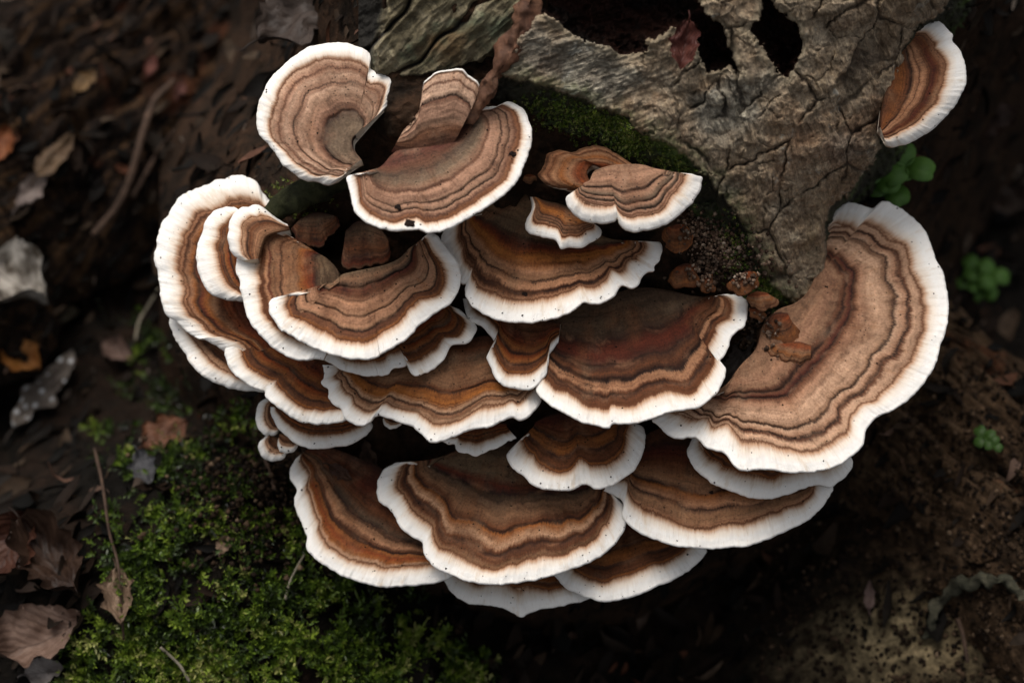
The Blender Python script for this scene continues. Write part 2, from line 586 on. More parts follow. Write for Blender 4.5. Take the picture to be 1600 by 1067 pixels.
us = np.linspace(250, 1640, 420)
vs = np.linspace(-160, 1230, 420)
U, V = np.meshgrid(us, vs)
Z = np.clip(core_z(U, V), -260, 200)
M_HEART = wood_material("rotten_wood", [(.007, .005, .004), (.016, .010, .006), (.038, .020, .011), (.018, .013, .008)], (1, 1, 1), 0.85, 0.10, 0.003)
child_of("heartwood", stump, at(U, V, Z).reshape(-1, 3), grid_faces(420, 420, True), M_HEART)

BARK = [(840, 24), (815, 62), (800, 95), (784, 119), (840, 131), (875, 143), (903, 154), (938, 168), (980, 185), (1001, 206), (1046, 224),
        (1085, 253), (1130, 306), (1161, 351), (1180, 395), (1206, 441), (1238, 472), (1260, 469), (1276, 450), (1289, 423), (1287, 369),
        (1293, 324), (1319, 306), (1348, 270), (1377, 228), (1376, 189), (1402, 126), (1416, 67), (1434, 40), (1474, 18), (1482, 0), (1500, -110), (1096, -110), (836, -110)]
HOLE1 = [(838, 22), (830, -70), (1085, -70), (1094, 5), (1096, 14), (1112, 30), (1134, 42), (1138, 70), (1150, 100), (1163, 122), (1138, 104), (1122, 112), (1108, 114),
         (1096, 100), (1092, 70), (1085, 45), (1057, 42), (1046, 49), (1029, 58), (1012, 63), (1008, 82), (980, 86), (948, 77), (924, 66), (896, 56), (875, 38), (854, 24)]
HOLE2 = [(1166, 45), (1186, 28), (1192, 6), (1180, -20), (1205, -10), (1222, 18), (1246, 40), (1256, 70), (1243, 100), (1230, 128), (1213, 112), (1196, 86), (1182, 62)]

us = np.linspace(720, 1560, 470)
vs = np.linspace(-110, 540, 370)
U, V = np.meshgrid(us, vs)
wu = U + 7 * fbm(U / 26, V / 26, 1.5, 3)
wv = V + 7 * fbm(U / 26, V / 26, 9.5, 3)
ju = U + 5.5 * fbm(U / 16, V / 16, 4.5, 4, .65)
jv = V + 5.5 * fbm(U / 16, V / 16, 6.5, 4, .65)
sd = poly_sdf(ju, jv, BARK)
h1 = poly_sdf(ju, jv, HOLE1)
h2 = poly_sdf(ju, jv, HOLE2)
hole = np.maximum(h1, h2)
Y = (533.5 - V) * PX
zb = 23 + 0.27 * (Y - 58)
# the right side rounds away like a trunk
redge = np.interp(V, [-110, 0, 40, 126, 228, 324, 370, 470], [1500, 1482, 1434, 1402, 1377, 1293, 1288, 1262])
rr = np.clip((U - (redge - 260)) / 260.0, 0, None)
zb = zb - 24 * rr ** 2.2
# plates and cracks: long cracks following the trunk, short ones across
rs = np.random.default_rng(5)
pts = np.stack([rs.uniform(760, 1540, 70), rs.uniform(-130, 520, 70)], -1)
ang = np.interp(U, [800, 1050, 1250, 1500], [-0.35, -0.9, -1.35, -1.2])
ca, sa = np.cos(-1.05), np.sin(-1.05)
lx, ly = wu * ca + wv * sa, -wu * sa + wv * ca
pl = np.stack([pts[:, 0] * ca + pts[:, 1] * sa, -pts[:, 0] * sa + pts[:, 1] * ca], -1)
e1 = voronoi_edge(lx * 0.62, ly, pl * np.array([0.62, 1]))
pts2 = np.stack([rs.uniform(740, 1540, 330), rs.uniform(-130, 520, 330)], -1)
e2 = voronoi_edge(wu, wv, pts2)
right = sstep(960, 1150, U + 0.3 * V)
c1 = np.clip(1 - e1 / 5.0, 0, 1) * right * sstep(-0.25, 0.25, fbm(U / 60, V / 60, 3.3, 2) + 0.12)
c2 = np.clip(1 - e2 / 2.6, 0, 1) * sstep(0.0, 0.35, fbm(U / 45, V / 45, 8.8, 2)) * (0.25 + 0.75 * right)
crack = np.clip(np.maximum(c1, 0.6 * c2), 0, 1)
plate_lift = fbm(U / 34, V / 34, 12.1, 2)
zb = zb + 1.7 * fbm(U / 90, V / 90, 21, 3) + 0.8 * plate_lift + 0.55 * fbm(wu / 15, wv / 15, 2.7, 4)
# fibrous grain along the plate on the left, running down on the right
g1 = fbm((U * 0.35 + V) / 7.0, (U - 0.35 * V) / 45.0, 3.9, 3)
g2 = fbm((U - 0.3 * V) / 9.0, (V + 0.3 * U) / 50.0, 6.9, 3)
zb = zb + 0.95 * (g1 * (1 - right) + g2 * right)
# stepped flakes
fl = fbm(U / 48, V / 40, 33, 3)
zb = zb + 0.8 * (sstep(0.08, 0.12, fl) + sstep(0.32, 0.35, fl) - 0.8 * sstep(-0.22, -0.26, fl))
zb = zb - 2.6 * crack ** 0.8
# outline: rounded lip, then the broken edge runs down into the rot
lowleft = sstep(60, -40, (U - 1240) * 0.2 - (V - 470) * 0.0 + 0 * U) * 0
out = np.clip(-sd, 0, None)
leftside = sstep(1290, 1230, U) * sstep(80, 130, V)
steep = 0.16 + (1 - leftside) * 0.9
zside = zb - 1.2 * np.clip(1 - np.clip(sd, 0, 9) / 9.0, 0, 1) ** 2 - np.clip(out, 0, 60) * steep - np.clip(out - 55, 0, None) * 1.2
zside = zside - leftside * (1 - np.exp(-out / 4.0)) * 3.5
zside = zside + leftside * sstep(0, 12, out) * (1.6 * fbm(U / 14, V / 14, 40, 4))
inh = np.clip(hole, 0, None)
zside = zside - (1 - np.exp(-inh / 6.0)) * 12 - np.clip(inh, 0, 60) * 0.16 + sstep(2, 12, inh) * 3.0 * fbm(U / 16, V / 16, 50, 3)
side = np.maximum(sstep(-2, 5, -sd + 3 * fbm(U / 9, V / 9, 60, 2)) * leftside, sstep(0, 3, out))
holef = sstep(-1, 4, hole + 2 * fbm(U / 8, V / 8, 61, 2))
tone = np.clip(0.35 + 0.5 * fbm(U / 120, V / 90, 15, 3) + 0.55 * np.exp(-((U - 900) / 110) ** 2 - ((V - 110) / 60) ** 2) + .45 * np.exp(-((U - 1100) / 60) ** 2 - ((V - 165) / 40) ** 2), 0, 1)
keep = (out < 130)
F = grid_faces(370, 470, True)
keepf = keep.ravel()[F].all(1)
inhole = holef.ravel()[F].mean(1) > 0.5
sidec = side.ravel()
vb = at(U, V, zside).reshape(-1, 3)


def sub(v, f, attrs):
    idx = np.unique(f)
    mp = np.zeros(len(v), int)
    mp[idx] = np.arange(len(idx))
    return v[idx], mp[f], {k: a[idx] for k, a in attrs.items()}


z0_ = np.zeros_like(U)
at_all = {"tone": tone.ravel(), "crack": crack.ravel(), "side": sidec, "right": right.ravel(), "green": (sstep(34, 0, sd + 14 * fbm(U / 22, V / 22, 81, 3)) * leftside).ravel(),
          "lip": (sstep(-16, -1, hole + 5 * fbm(U / 14, V / 14, 71, 3)) * (1 - holef)).ravel(),
          "ga": np.stack([(wu * .35 + wv) * PX, (wu - .35 * wv) * PX, z0_], -1).reshape(-1, 3),
          "gb": np.stack([(wu - .3 * wv) * PX, (wv + .3 * wu) * PX, z0_], -1).reshape(-1, 3)}
v_, f_, a_ = sub(vb, F[keepf & ~inhole], at_all)
child_of("bark", stump, v_, f_, bark_material(), attrs=a_)
v_, f_, a_ = sub(vb, F[keepf & inhole], at_all)
M_HOLLOW = wood_material("black_rot", [(.003, .002, .0018), (.007, .004, .003), (.022, .008, .005), (.005, .004, .003)], (1, 1, 1), 0.6, 0.12, 0.003)
child_of("hollow", stump, v_, f_, M_HOLLOW, attrs=a_)

# greenish split wood left of the bark plate
STRIP = [(607, -90), (606, 25), (592, 78), (590, 112), (640, 118), (700, 108), (752, 92), (795, 55), (826, 18), (824, -90)]
us = np.linspace(560, 860, 190)
vs = np.linspace(-90, 175, 170)
U, V = np.meshgrid(us, vs)
ju = U + 4 * fbm(U / 14, V / 14, 14.5, 3)
jv = V + 4 * fbm(U / 14, V / 14, 16.5, 3)
sd = poly_sdf(ju, jv, STRIP)
a = U * 0.72 + V * 0.69    # across the grain
b = U * 0.69 - V * 0.72    # along it
zs = 24 + 0.3 * ((533.5 - V) * PX - 90) + 2.2 * fbm(a / 34, b / 90, 3, 3) + 1.0 * fbm(a / 10, b / 40, 5, 4)
groove = np.clip(1 - np.abs(np.mod(a + 34 * fbm(b / 120, a / 160, 8, 3), 84) - 40) / 7.0, 0, 1)
zs = zs - 4.0 * groove ** 1.2
out = np.clip(-sd, 0, None)
zs = zs - np.clip(out, 0, 60) * 0.35 - (1 - np.exp(-out / 5)) * 4
F = grid_faces(170, 190, True)
k = (out < 55).ravel()[F].all(1)
v_, f_, a_ = sub(at(U, V, zs).reshape(-1, 3), F[k], {"groove": groove.ravel(), "side": sstep(0, 16, out).ravel()})
m = NT("split_wood", 0.85, 0.3)
ob = m.obj()
rot = m.n("ShaderNodeMapping", {"Vector": ob, "Rotation": (0, math.radians(44), 0)}).outputs[0]
n1 = m.noise(m.vmul(rot, (1, .6, .16)), 130, 6, 0.65, 0.4)
n2 = m.noise(ob, 45, 4, 0.6)
n3 = m.noise(ob, 700, 4, 0.7)
col = m.ramp(n1, [(0.3, (.04, .032, .019)), (0.45, (.12, .098, .058)), (0.58, (.22, .185, .12)), (0.72, (.33, .285, .20))])
col = m.mix(m.rng(n2, 0.50, 0.62, 0, .8), col, m.mix(n1, (.030, .042, .026), (.14, .165, .105)))
col = m.mix(m.rng(m.noise(ob, 33, 3), 0.55, 0.66, 0, .7), col, (.11, .052, .018))
col = m.mix(0.8, col, m.ramp(n3, [(0.3, (.4, .4, .4)), (0.7, (1.6, 1.6, 1.5))]), 'MULTIPLY')
col = m.mix(m.rng(m.attr("groove"), 0.3, 0.9), col, (.012, .009, .006))
col = m.mix(m.attr("side"), col, (.012, .010, .007))
child_of("split_wood", stump, v_, f_, m.done(col, m.bump(m.math('ADD', n1, m.math('MULTIPLY', n3, .5)), 0.9, 0.0016)), attrs=a_)

# red-brown strand of root between the two
sp = spline([(832, -10), (822, 30), (806, 62), (786, 95), (768, 128), (750, 160), (728, 188), (712, 205)], 10)
zz = np.interp(sp[:, 1], [-10, 60, 130, 205], [34, 31, 28, 22])
rad = np.interp(sp[:, 1], [-10, 30, 90, 150, 205], [2.5, 3.6, 3.2, 2.3, 1.2]) * (1 + 0.25 * perlin(sp[:, 1] / 12, 0.5, 3))
v_, f_ = tube(at(sp[:, 0], sp[:, 1], zz), rad, 22, 0.75)
v_ = v_ + 1.5 * np.stack([fbm((v_[:, 0] - v_[:, 1] * .6) / 2.6, (v_[:, 1] + .6 * v_[:, 0]) / 9, v_[:, 2] / 3 + i * 9, 3) for i in range(3)], -1)
M_ROOT = wood_material("root", [(.018, .008, .005), (.07, .028, .014), (.13, .062, .034), (.10, .030, .011)], (1, 1, .3), 0.75, 0.35, 0.0015)
child_of("root", stump, v_, f_, M_ROOT)

# ------------------------------------------------------------------ shelf fungi
def tr(x0, y0, s, pts):
    return [(x0 + a / s, y0 + b / s) for a, b in pts]


ZONES = {
    'tan_top': [(0, 'K'), (.08, 'G'), (.28, 'G'), (.36, 'E'), (.40, 'D'), (.44, 'B'), (.52, 'T'), (.60, 'A'), (.70, 'L'), (.745, 'T'), (.765, 'D'), (.785, 'T'), (.86, 'L'), (.90, 'T'), (.925, 'B'), (.95, 'T'), (1, 'P')],
    'bowl': [(0, 'M'), (.08, 'M'), (.18, 'M'), (.28, 'B'), (.36, 'E'), (.48, 'G'), (.55, 'A'), (.60, 'B'), (.63, 'T'), (.74, 'T'), (.775, 'A'), (.79, 'D'), (.81, 'T'), (.87, 'A'), (.89, 'D'), (.905, 'T'), (.96, 'B'), (1, 'N')],
    'lobe': [(0, 'M'), (.12, 'M'), (.28, 'B'), (.40, 'N'), (.52, 'A'), (.60, 'T'), (.70, 'T'), (.74, 'B'), (.76, 'D'), (.78, 'L'), (.9, 'L'), (.93, 'B'), (.96, 'L'), (1, 'P')],
    'rusty': [(0, 'K'), (.25, 'B'), (.4, 'M'), (.5, 'R'), (.58, 'N'), (.64, 'B'), (.68, 'D'), (.72, 'R'), (.82, 'N'), (.87, 'K'), (.92, 'B'), (.97, 'B'), (1, 'N')],
    'left': [(0, 'K'), (.3, 'M'), (.5, 'R'), (.58, 'B'), (.66, 'A'), (.72, 'N'), (.80, 'M'), (.83, 'K'), (.88, 'N'), (.94, 'T'), (.975, 'B'), (1, 'T')],
    'second': [(0, 'E'), (.12, 'G'), (.22, 'G'), (.30, 'K'), (.34, 'M'), (.42, 'R'), (.50, 'N'), (.56, 'A'), (.66, 'A'), (.71, 'T'), (.745, 'D'), (.77, 'T'), (.86, 'A'), (.89, 'M'), (.93, 'T'), (.97, 'B'), (1, 'B')],
    'front': [(0, 'G'), (.12, 'A'), (.2, 'E'), (.24, 'D'), (.28, 'M'), (.38, 'B'), (.46, 'T'), (.58, 'T'), (.645, 'A'), (.665, 'D'), (.69, 'T'), (.78, 'T'), (.84, 'A'), (.87, 'D'), (.895, 'B'), (.95, 'B'), (1, 'N')],
    'golden': [(0, 'G'), (.25, 'G'), (.40, 'E'), (.47, 'M'), (.52, 'R'), (.58, 'O'), (.66, 'N'), (.73, 'T'), (.79, 'A'), (.81, 'D'), (.835, 'T'), (.90, 'T'), (.925, 'B'), (.945, 'K'), (.97, 'B'), (1, 'T')],
    'dark': [(0, 'E'), (.10, 'E'), (.30, 'E'), (.40, 'K'), (.47, 'M'), (.56, 'M'), (.64, 'K'), (.72, 'B'), (.77, 'K'), (.795, 'D'), (.82, 'T'), (.875, 'T'), (.90, 'B'), (.925, 'K'), (.97, 'B'), (1, 'B')],
    'pale': [(0, 'A'), (.15, 'A'), (.28, 'T'), (.35, 'A'), (.39, 'B'), (.43, 'D'), (.45, 'B'), (.485, 'M'), (.50, 'D'), (.53, 'B'), (.57, 'T'), (.66, 'L'), (.75, 'L'), (.80, 'A'), (.82, 'D'), (.845, 'L'), (.89, 'T'), (.91, 'D'), (.93, 'B'), (.96, 'L'), (1, 'P')],
    'mid': [(0, 'K'), (.15, 'B'), (.25, 'E'), (.45, 'A'), (.58, 'A'), (.64, 'B'), (.665, 'D'), (.69, 'N'), (.80, 'O'), (.87, 'L'), (.91, 'K'), (.94, 'T'), (1, 'L')],
    'lower': [(0, 'K'), (.12, 'G'), (.30, 'G'), (.38, 'M'), (.44, 'D'), (.47, 'E'), (.60, 'A'), (.69, 'B'), (.72, 'D'), (.75, 'N'), (.83, 'L'), (.87, 'B'), (.90, 'K'), (.96, 'B'), (1, 'A')],
    'lower_left': [(0, 'K'), (.25, 'M'), (.45, 'B'), (.55, 'E'), (.60, 'D'), (.63, 'A'), (.72, 'T'), (.77, 'B'), (.80, 'D'), (.83, 'N'), (.90, 'R'), (.96, 'N'), (1, 'P')],
    'lower_right': [(0, 'K'), (.20, 'K'), (.32, 'M'), (.42, 'B'), (.60, 'A'), (.66, 'D'), (.70, 'N'), (.80, 'T'), (.84, 'K'), (.88, 'A'), (.95, 'A'), (1, 'T')],
    'small': [(0, 'K'), (.25, 'M'), (.42, 'B'), (.5, 'D'), (.55, 'N'), (.70, 'N'), (.76, 'K'), (.86, 'B'), (.96, 'B'), (1, 'N')],
    'ridged': [(0, 'A'), (.3, 'T'), (.45, 'A'), (.52, 'D'), (.56, 'T'), (.70, 'G'), (.76, 'D'), (.79, 'T'), (.86, 'E'), (.90, 'D'), (.93, 'T'), (.97, 'B'), (1, 'T')],
    'ochre': [(0, 'E'), (.2, 'B'), (.4, 'O'), (.55, 'N'), (.62, 'D'), (.66, 'T'), (.75, 'K'), (.8, 'A'), (.88, 'D'), (.92, 'T'), (1, 'B')],
    'old': [(0, 'B'), (.2, 'R'), (.4, 'A'), (.55, 'N'), (.7, 'A'), (.8, 'B'), (.88, 'T'), (1, 'A')],
    'bud': [(0, 'K'), (.25, 'R'), (.55, 'B'), (.75, 'N'), (.9, 'B'), (1, 'N')],
    'felt': [(0, 'K'), (.2, 'E'), (.4, 'K'), (.6, 'B'), (.75, 'K'), (.9, 'M'), (1, 'E')],
    'side': [(0, 'K'), (.10, 'B'), (.3, 'N'), (.40, 'B'), (.46, 'D'), (.52, 'T'), (.66, 'T'), (.75, 'B'), (.82, 'M'), (.90, 'B'), (1, 'T')],
    'plain': [(0, 'A'), (.3, 'T'), (.6, 'B'), (.75, 'K'), (.85, 'T'), (1, 'P')],
}


def shelf(name, label, outer, inner, z0, slope=(0.0, -0.6), white=4.5, zones='rusty', bow=1.5, droop=1.5, wave=1.0,
          wavelen=16.0, thick=3.5, crinkle=1.0, seed=0, rim=0.8, has_white=True, parent=None, cat="bracket fungus", part=None, spots=0.5, lines=True, smooth=.035, sink=0.0, grey=0.0, bands=1.0):
    """one fruiting body: a wavy shelf between its line of attachment (inner) and its growing margin (outer)"""
    oc = spline(outer)
    ic = spline(inner)
    _, lo = resample(oc, 10)
    ns = int(np.clip(lo / 2.0, 40, 460))
    O, lo = resample(oc, ns)
    I, li = resample(ic, ns)
    arc = np.linspace(0, lo, ns) * PX
    # crenulated margin
    tg = np.gradient(O, axis=0)
    nr = np.stack([tg[:, 1], -tg[:, 0]], -1)
    nr /= np.linalg.norm(nr, axis=1)[:, None] + 1e-9
    cr = 1.5 * perlin(arc / 3.1, seed, 1.5) + 0.9 * perlin(arc / 1.3, seed, 7.5) + 0.9 * np.abs(perlin(arc / 5.0, seed, 3.5))
    O = O + nr * (cr * crinkle)[:, None]
    L = np.hypot(*(O - I).T) * PX
    L = np.maximum(L, 2.0)
    nt = int(np.clip(np.percentile(L, 90) / PX / 2.1, 14, 90))
    tb = np.linspace(0, 1, nt)[None, :] * (1 - (rim * 1.15) / L[:, None])
    dr = np.array([0.85, 0.6, 0.38, 0.2, 0.08, 0.0]) * rim
    te = 1 - dr[None, :] / L[:, None]
    T = np.concatenate([tb, te], 1)
    dm = (1 - T) * L[:, None]                      # mm from the margin
    P2 = I[:, None, :] * (1 - T[..., None]) + O[:, None, :] * T[..., None]
    wob = 1 + 0.06 * perlin(P2[..., 0] / 42, P2[..., 1] / 42, seed + .7)
    # smooth the ruling so that inner zones forget small notches of the margin
    di = T * L[:, None]
    do = dm
    TU = di * wob / (di * wob + do + 1e-6)
    kn = np.exp(-0.5 * (np.arange(-(ns // 4), ns // 4 + 1) / max(ns * smooth, 1)) ** 2)
    pad = len(kn) // 2
    Ls = np.convolve(np.pad(L, pad, mode='edge'), kn / kn.sum(), 'same')[pad:-pad]
    bl = sstep(0.45, 0.9, TU)
    TU = (1 - bl) * np.clip(di * wob / Ls[:, None], 0, 1.0) + bl * TU
    LL = di + do + 1e-6
    wv = np.minimum(1.0 * white * (1 + 0.34 * perlin(arc / 14, seed + .3, 9.5) + .14 * perlin(arc / 5, seed + .3, 2.5))[:, None], 0.42 * LL)
    if has_white:
        uu = np.where(do < wv, 1 - 0.2 * do / wv, 0.8 * TU / (1 - wv / LL))
    else:
        uu = 0.78 * TU
    A = np.broadcast_to(arc[:, None], T.shape)
    uu = np.clip(uu + 0.012 * perlin(A / 9, T * 3, seed + 2.0) * (T > 0.02) * (T < .9), 0, 1)
    x0 = (P2[..., 0] - 800) * PX
    y0 = (533.5 - P2[..., 1]) * PX
    ac = np.mean(I, 0)
    pa = at(ac[0], ac[1], z0)
    a, b = slope
    n = np.array([-a, -b, 1.0]); n /= np.linalg.norm(n)
    s = (n @ pa - n[2] * D) / (n[0] * x0 + n[1] * y0 - n[2] * D)
    # relief: a bowed shelf with a drooping, ruffled margin and terraced growth zones
    tt = np.clip(T, 0, 1)
    dz = bow * np.sin(math.pi * tt) - droop * tt ** 4 - sink * (1 - tt) ** 3
    amp = wave * tt ** 1.6
    dz = dz + amp * (perlin(A / wavelen, seed, 0.5 + 0.35 * tt) * 1.9 + 0.55 * perlin(A / (wavelen * .42), seed, 4.5 + .4 * tt))
    rel = np.zeros_like(dz)
    zl = ZONES[zones]
    if lines:
        prev = None
        for v, c in zl:
            if c in 'DK' and v > 0.2:
                w = 0.010
                x = uu - v * 0.78
                rel -= (0.55 if c == 'D' else 0.3) * np.exp(-(x / w) ** 2)
                rel -= 0.35 * sstep(-0.012, 0.012, x) * np.exp(-np.clip(x, 0, 1) / 0.09)
        if has_white:
            rel -= 0.45 * np.exp(-((uu - 0.80) / 0.02) ** 2)
            rel += 0.35 * np.exp(-((uu - 0.90) / 0.06) ** 2)
    rel += 0.30 * perlin(uu * 26, A / 26, seed + 8.0) * (uu < 0.8) * sstep(0.1, 0.4, uu)
    rel += 0.22 * perlin(A / 1.1, tt * 2, seed + 5.0) * sstep(0.55, 0.95, tt) + 0.25 * perlin(x0 / 3.0, y0 / 3.0, seed + 11.0)
    small = np.clip(np.percentile(L, 80) / 22.0, 0.35, 1.0)
    dz = dz + rel * small
    q = np.clip(dm, 0, rim)
    edge = rim - np.sqrt(np.clip(rim * rim - (rim - q) ** 2, 0, None))
    ztop = dz - edge
    s1 = s - ztop / D
    top = np.stack([x0 * s1, y0 * s1, D * (1 - s1)], -1)
    ntt = T.shape[1]
    # the root of the shelf runs back into the wood
    skirt = top[:, 0] - np.array([0, 0, 1.0]) * 7.0 - n * 2.0
    allv = np.concatenate([skirt[:, None], top], 1)
    st = np.stack([np.concatenate([A[:, :1], A], 1), np.concatenate([dm[:, :1], dm], 1), np.full((ns, ntt + 1), seed * 3.7)], -1)
    ua = np.concatenate([uu[:, :1], uu], 1)
    mat = cap_material("fungus_" + zones + "_%d" % seed, zl, has_white, spots=spots, grey=grey, bands=bands)
    f = grid_faces(ns, ntt + 1)
    at_ = {"u": ua.ravel(), "st": st.reshape(-1, 3)}
    if parent is None:
        o = mesh_obj(name, allv.reshape(-1, 3), f, mat, attrs=at_, origin=to_world(pa))
        tag(o, label, cat, "shelf fungi on the stump")
    else:
        o = child_of(part, parent, allv.reshape(-1, 3), f, mat, attrs=at_)
    # underside
    idx = np.unique(np.concatenate([np.arange(0, nt, 4), [nt - 1]]))
    base = np.stack([x0 * (s - dz / D), y0 * (s - dz / D), D * (1 - (s - dz / D))], -1)
    th = rim * 1.5 + thick * (1 - tt) ** 1.3
    und = base[:, idx] - n * th[:, idx][..., None]
    rimv = top[:, -1]
    lip = rimv - n * rim * 0.9 - 0.15 * (rimv - base[:, max(nt - 3, 0)])
    uv = np.concatenate([und, lip[:, None], rimv[:, None]], 1)
    nu = uv.shape[1]
    vv = uv.reshape(-1, 3)
    ff = [grid_faces(ns, nu, True)]
    # close both ends
    k = len(vv)
    sel = list(idx) + [ntt - 2, ntt - 1]
    vv = np.vstack([vv, top[0, sel], top[-1, sel]])
    j = np.arange(nu - 1)
    ff.append(np.stack([j, j + 1, k + j + 1, k + j], -1))
    e = (ns - 1) * nu
    ff.append(np.stack([e + j + 1, e + j, k + nu + j, k + nu + j + 1], -1))
    if parent is None:
        child_of("pore_surface", o, vv, ff, PORES)
    return o


SH = "bracket_fungus"
Z5 = lambda p: tr(360, 320, 5.335, p)
Z6 = lambda p: tr(400, 500, 4.85, p)
Z7 = lambda p: tr(530, 330, 3.952, p)
Z8 = lambda p: tr(570, 540, 5.333, p)
Z3 = lambda p: tr(230, 260, 4.85, p)
Z4 = lambda p: tr(230, 460, 4.85, p)
Z9 = lambda p: tr(690, 280, 4.444, p)
ZA = lambda p: tr(800, 200, 5.0, p)
ZB = lambda p: tr(720, 440, 3.333, p)
ZC = lambda p: tr(1000, 280, 2.052, p)
ZD = lambda p: tr(680, 620, 2.353, p)
ZE = lambda p: tr(380, 560, 2.54, p)
ZF = lambda p: tr(1000, 320, 3.556, p)

shelf(SH, "round tan fungus cap with broad white rim, topmost on the left",
      tr(390, 50, 4.267, [(640, 925), (598, 945), (590, 990), (525, 1018), (440, 1000), (360, 985), (290, 940), (215, 880), (165, 800), (105, 735), (60, 680), (48, 580), (60, 490), (95, 390), (140, 310), (210, 240), (300, 160), (400, 105), (530, 72), (650, 75), (720, 95), (780, 130), (806, 165), (802, 215), (808, 248), (845, 266), (915, 262), (955, 290), (962, 340), (945, 420), (920, 500), (850, 540), (825, 560)]),
      tr(390, 50, 4.267, [(745, 850), (705, 800), (685, 755), (685, 715), (705, 685)]), 27, (0.12, -0.34), 4.6, 'tan_top', 1.5, 1.5, 1.0, 18, seed=1, smooth=.09, grey=.5, bands=.7)

c2 = shelf(SH, "large tan bowl-shaped cap with a knob at its back, below the split wood",
           tr(530, 90, 3.678, [(165, 655), (100, 670), (45, 690), (60, 760), (75, 850), (100, 905), (180, 960), (275, 992), (400, 995), (455, 990), (520, 1008), (620, 990), (740, 930), (850, 860), (960, 780), (1030, 700), (1070, 610), (1100, 520), (1108, 440), (1095, 370), (1060, 300), (1010, 265), (965, 253), (920, 275), (850, 285), (790, 310), (735, 345)]),
           tr(530, 90, 3.678, [(250, 655), (290, 570), (420, 480), (560, 440), (660, 400), (725, 345)]), 29, (-0.05, -0.42), 3.4, 'bowl', -1.5, 0.8, 0.9, 22, seed=2, sink=7, grey=.5, bands=.8)
shelf(SH, None, tr(530, 90, 3.678, [(370, 420), (440, 320), (480, 250), (480, 180), (500, 130), (560, 90), (640, 70), (705, 65), (740, 100), (790, 135), (812, 180), (790, 220), (760, 270), (725, 320), (700, 365)]),
      tr(530, 90, 3.678, [(300, 540), (390, 630), (500, 650), (610, 580), (680, 450)]), 21.5, (0.0, 0.36), 0.9, 'lobe', 2.0, 4.0, 0.5, 12, seed=3, parent=c2, part="lobe", rim=0.6, grey=.6, bands=.35)

shelf(SH, "lone white-rimmed cap with brown rings on the right side of the bark",
      tr(1360, 10, 4.444, [(235, 240), (290, 180), (340, 130), (420, 92), (490, 115), (530, 150), (570, 190), (570, 240), (610, 290), (645, 370), (663, 450), (660, 540), (620, 640), (560, 720), (500, 790), (430, 855), (350, 905), (270, 955), (200, 972), (120, 972), (100, 930)]),
      tr(1360, 10, 4.444, [(190, 280), (130, 370), (100, 460), (105, 560), (90, 680), (70, 840)]), 8, (-0.1, -0.35), 6.5, 'side', 1.5, 3.0, 0.7, 16, seed=4)

# upper middle
shelf(SH, "old brown rimless fungus lobes against the mossy edge of the bark",
      ZA([(600, 510), (450, 492), (330, 462), (230, 418), (200, 370), (230, 320), (262, 250), (280, 205), (380, 175), (480, 190), (560, 160), (640, 135), (720, 150), (830, 210), (935, 280)]),
      ZA([(660, 470), (600, 400), (590, 330), (640, 290), (740, 330), (840, 360)]), 21, (0, -0.35), 1.0, 'old', 1.8, 1.5, 1.4, 9, has_white=False, seed=5, thick=2.5)
shelf(SH, "two-lobed small cap with broad white rim beside the mossy bark edge",
      ZA([(545, 505), (480, 515), (425, 535), (420, 580), (450, 640), (500, 695), (570, 730), (650, 745), (740, 748), (800, 728), (826, 712), (840, 755), (880, 790), (940, 808), (1020, 808), (1100, 795), (1180, 770), (1260, 720), (1330, 670), (1400, 600), (1450, 530), (1480, 460), (1487, 390), (1450, 375), (1400, 362), (1330, 372), (1260, 378)]),
      ZA([(560, 430), (620, 400), (640, 340), (740, 300), (850, 285), (1000, 285), (1090, 310), (1160, 365)]), 24, (0.0, -0.55), 5.2, 'ridged', 1.8, 2.2, 0.9, 12, seed=6, spots=.7, grey=.4)
shelf(SH, "tiny ochre cap with white lip just below the two-lobed one",
      Z9([(610, 125), (625, 210), (590, 270), (580, 330), (610, 380), (680, 405), (780, 420), (810, 460), (835, 488), (900, 480), (960, 480), (1030, 450), (1090, 410), (1112, 370), (1100, 340), (1060, 312)]),
      Z9([(660, 125), (720, 150), (820, 170), (920, 220), (1010, 285)]), 17, (0.0, -0.55), 3.6, 'ochre', 1.0, 1.6, 0.9, 8, seed=7, rim=0.65)
shelf(SH, "golden-brown ringed cap between the top bowl and the dark wide cap",
      Z9([(60, 290), (-5, 400), (20, 520), (80, 640), (135, 725), (168, 728), (158, 770), (175, 830), (220, 890), (300, 945), (400, 985), (520, 998), (640, 995), (740, 980), (840, 950), (920, 915), (985, 862), (1050, 870), (1130, 855), (1200, 815), (1238, 758), (1255, 742), (1310, 762), (1370, 740), (1400, 680), (1430, 650), (1475, 640), (1480, 600), (1520, 560), (1537, 490), (1520, 440), (1460, 430), (1390, 440), (1330, 465)]),
      Z9([(280, 240), (360, 140), (450, 80), (560, 90), (720, 170), (900, 280), (1050, 360), (1150, 410), (1250, 440)]), 5, (0.03, -0.58), 6.0, 'golden', -1.0, 2.0, 1.1, 18, seed=8)
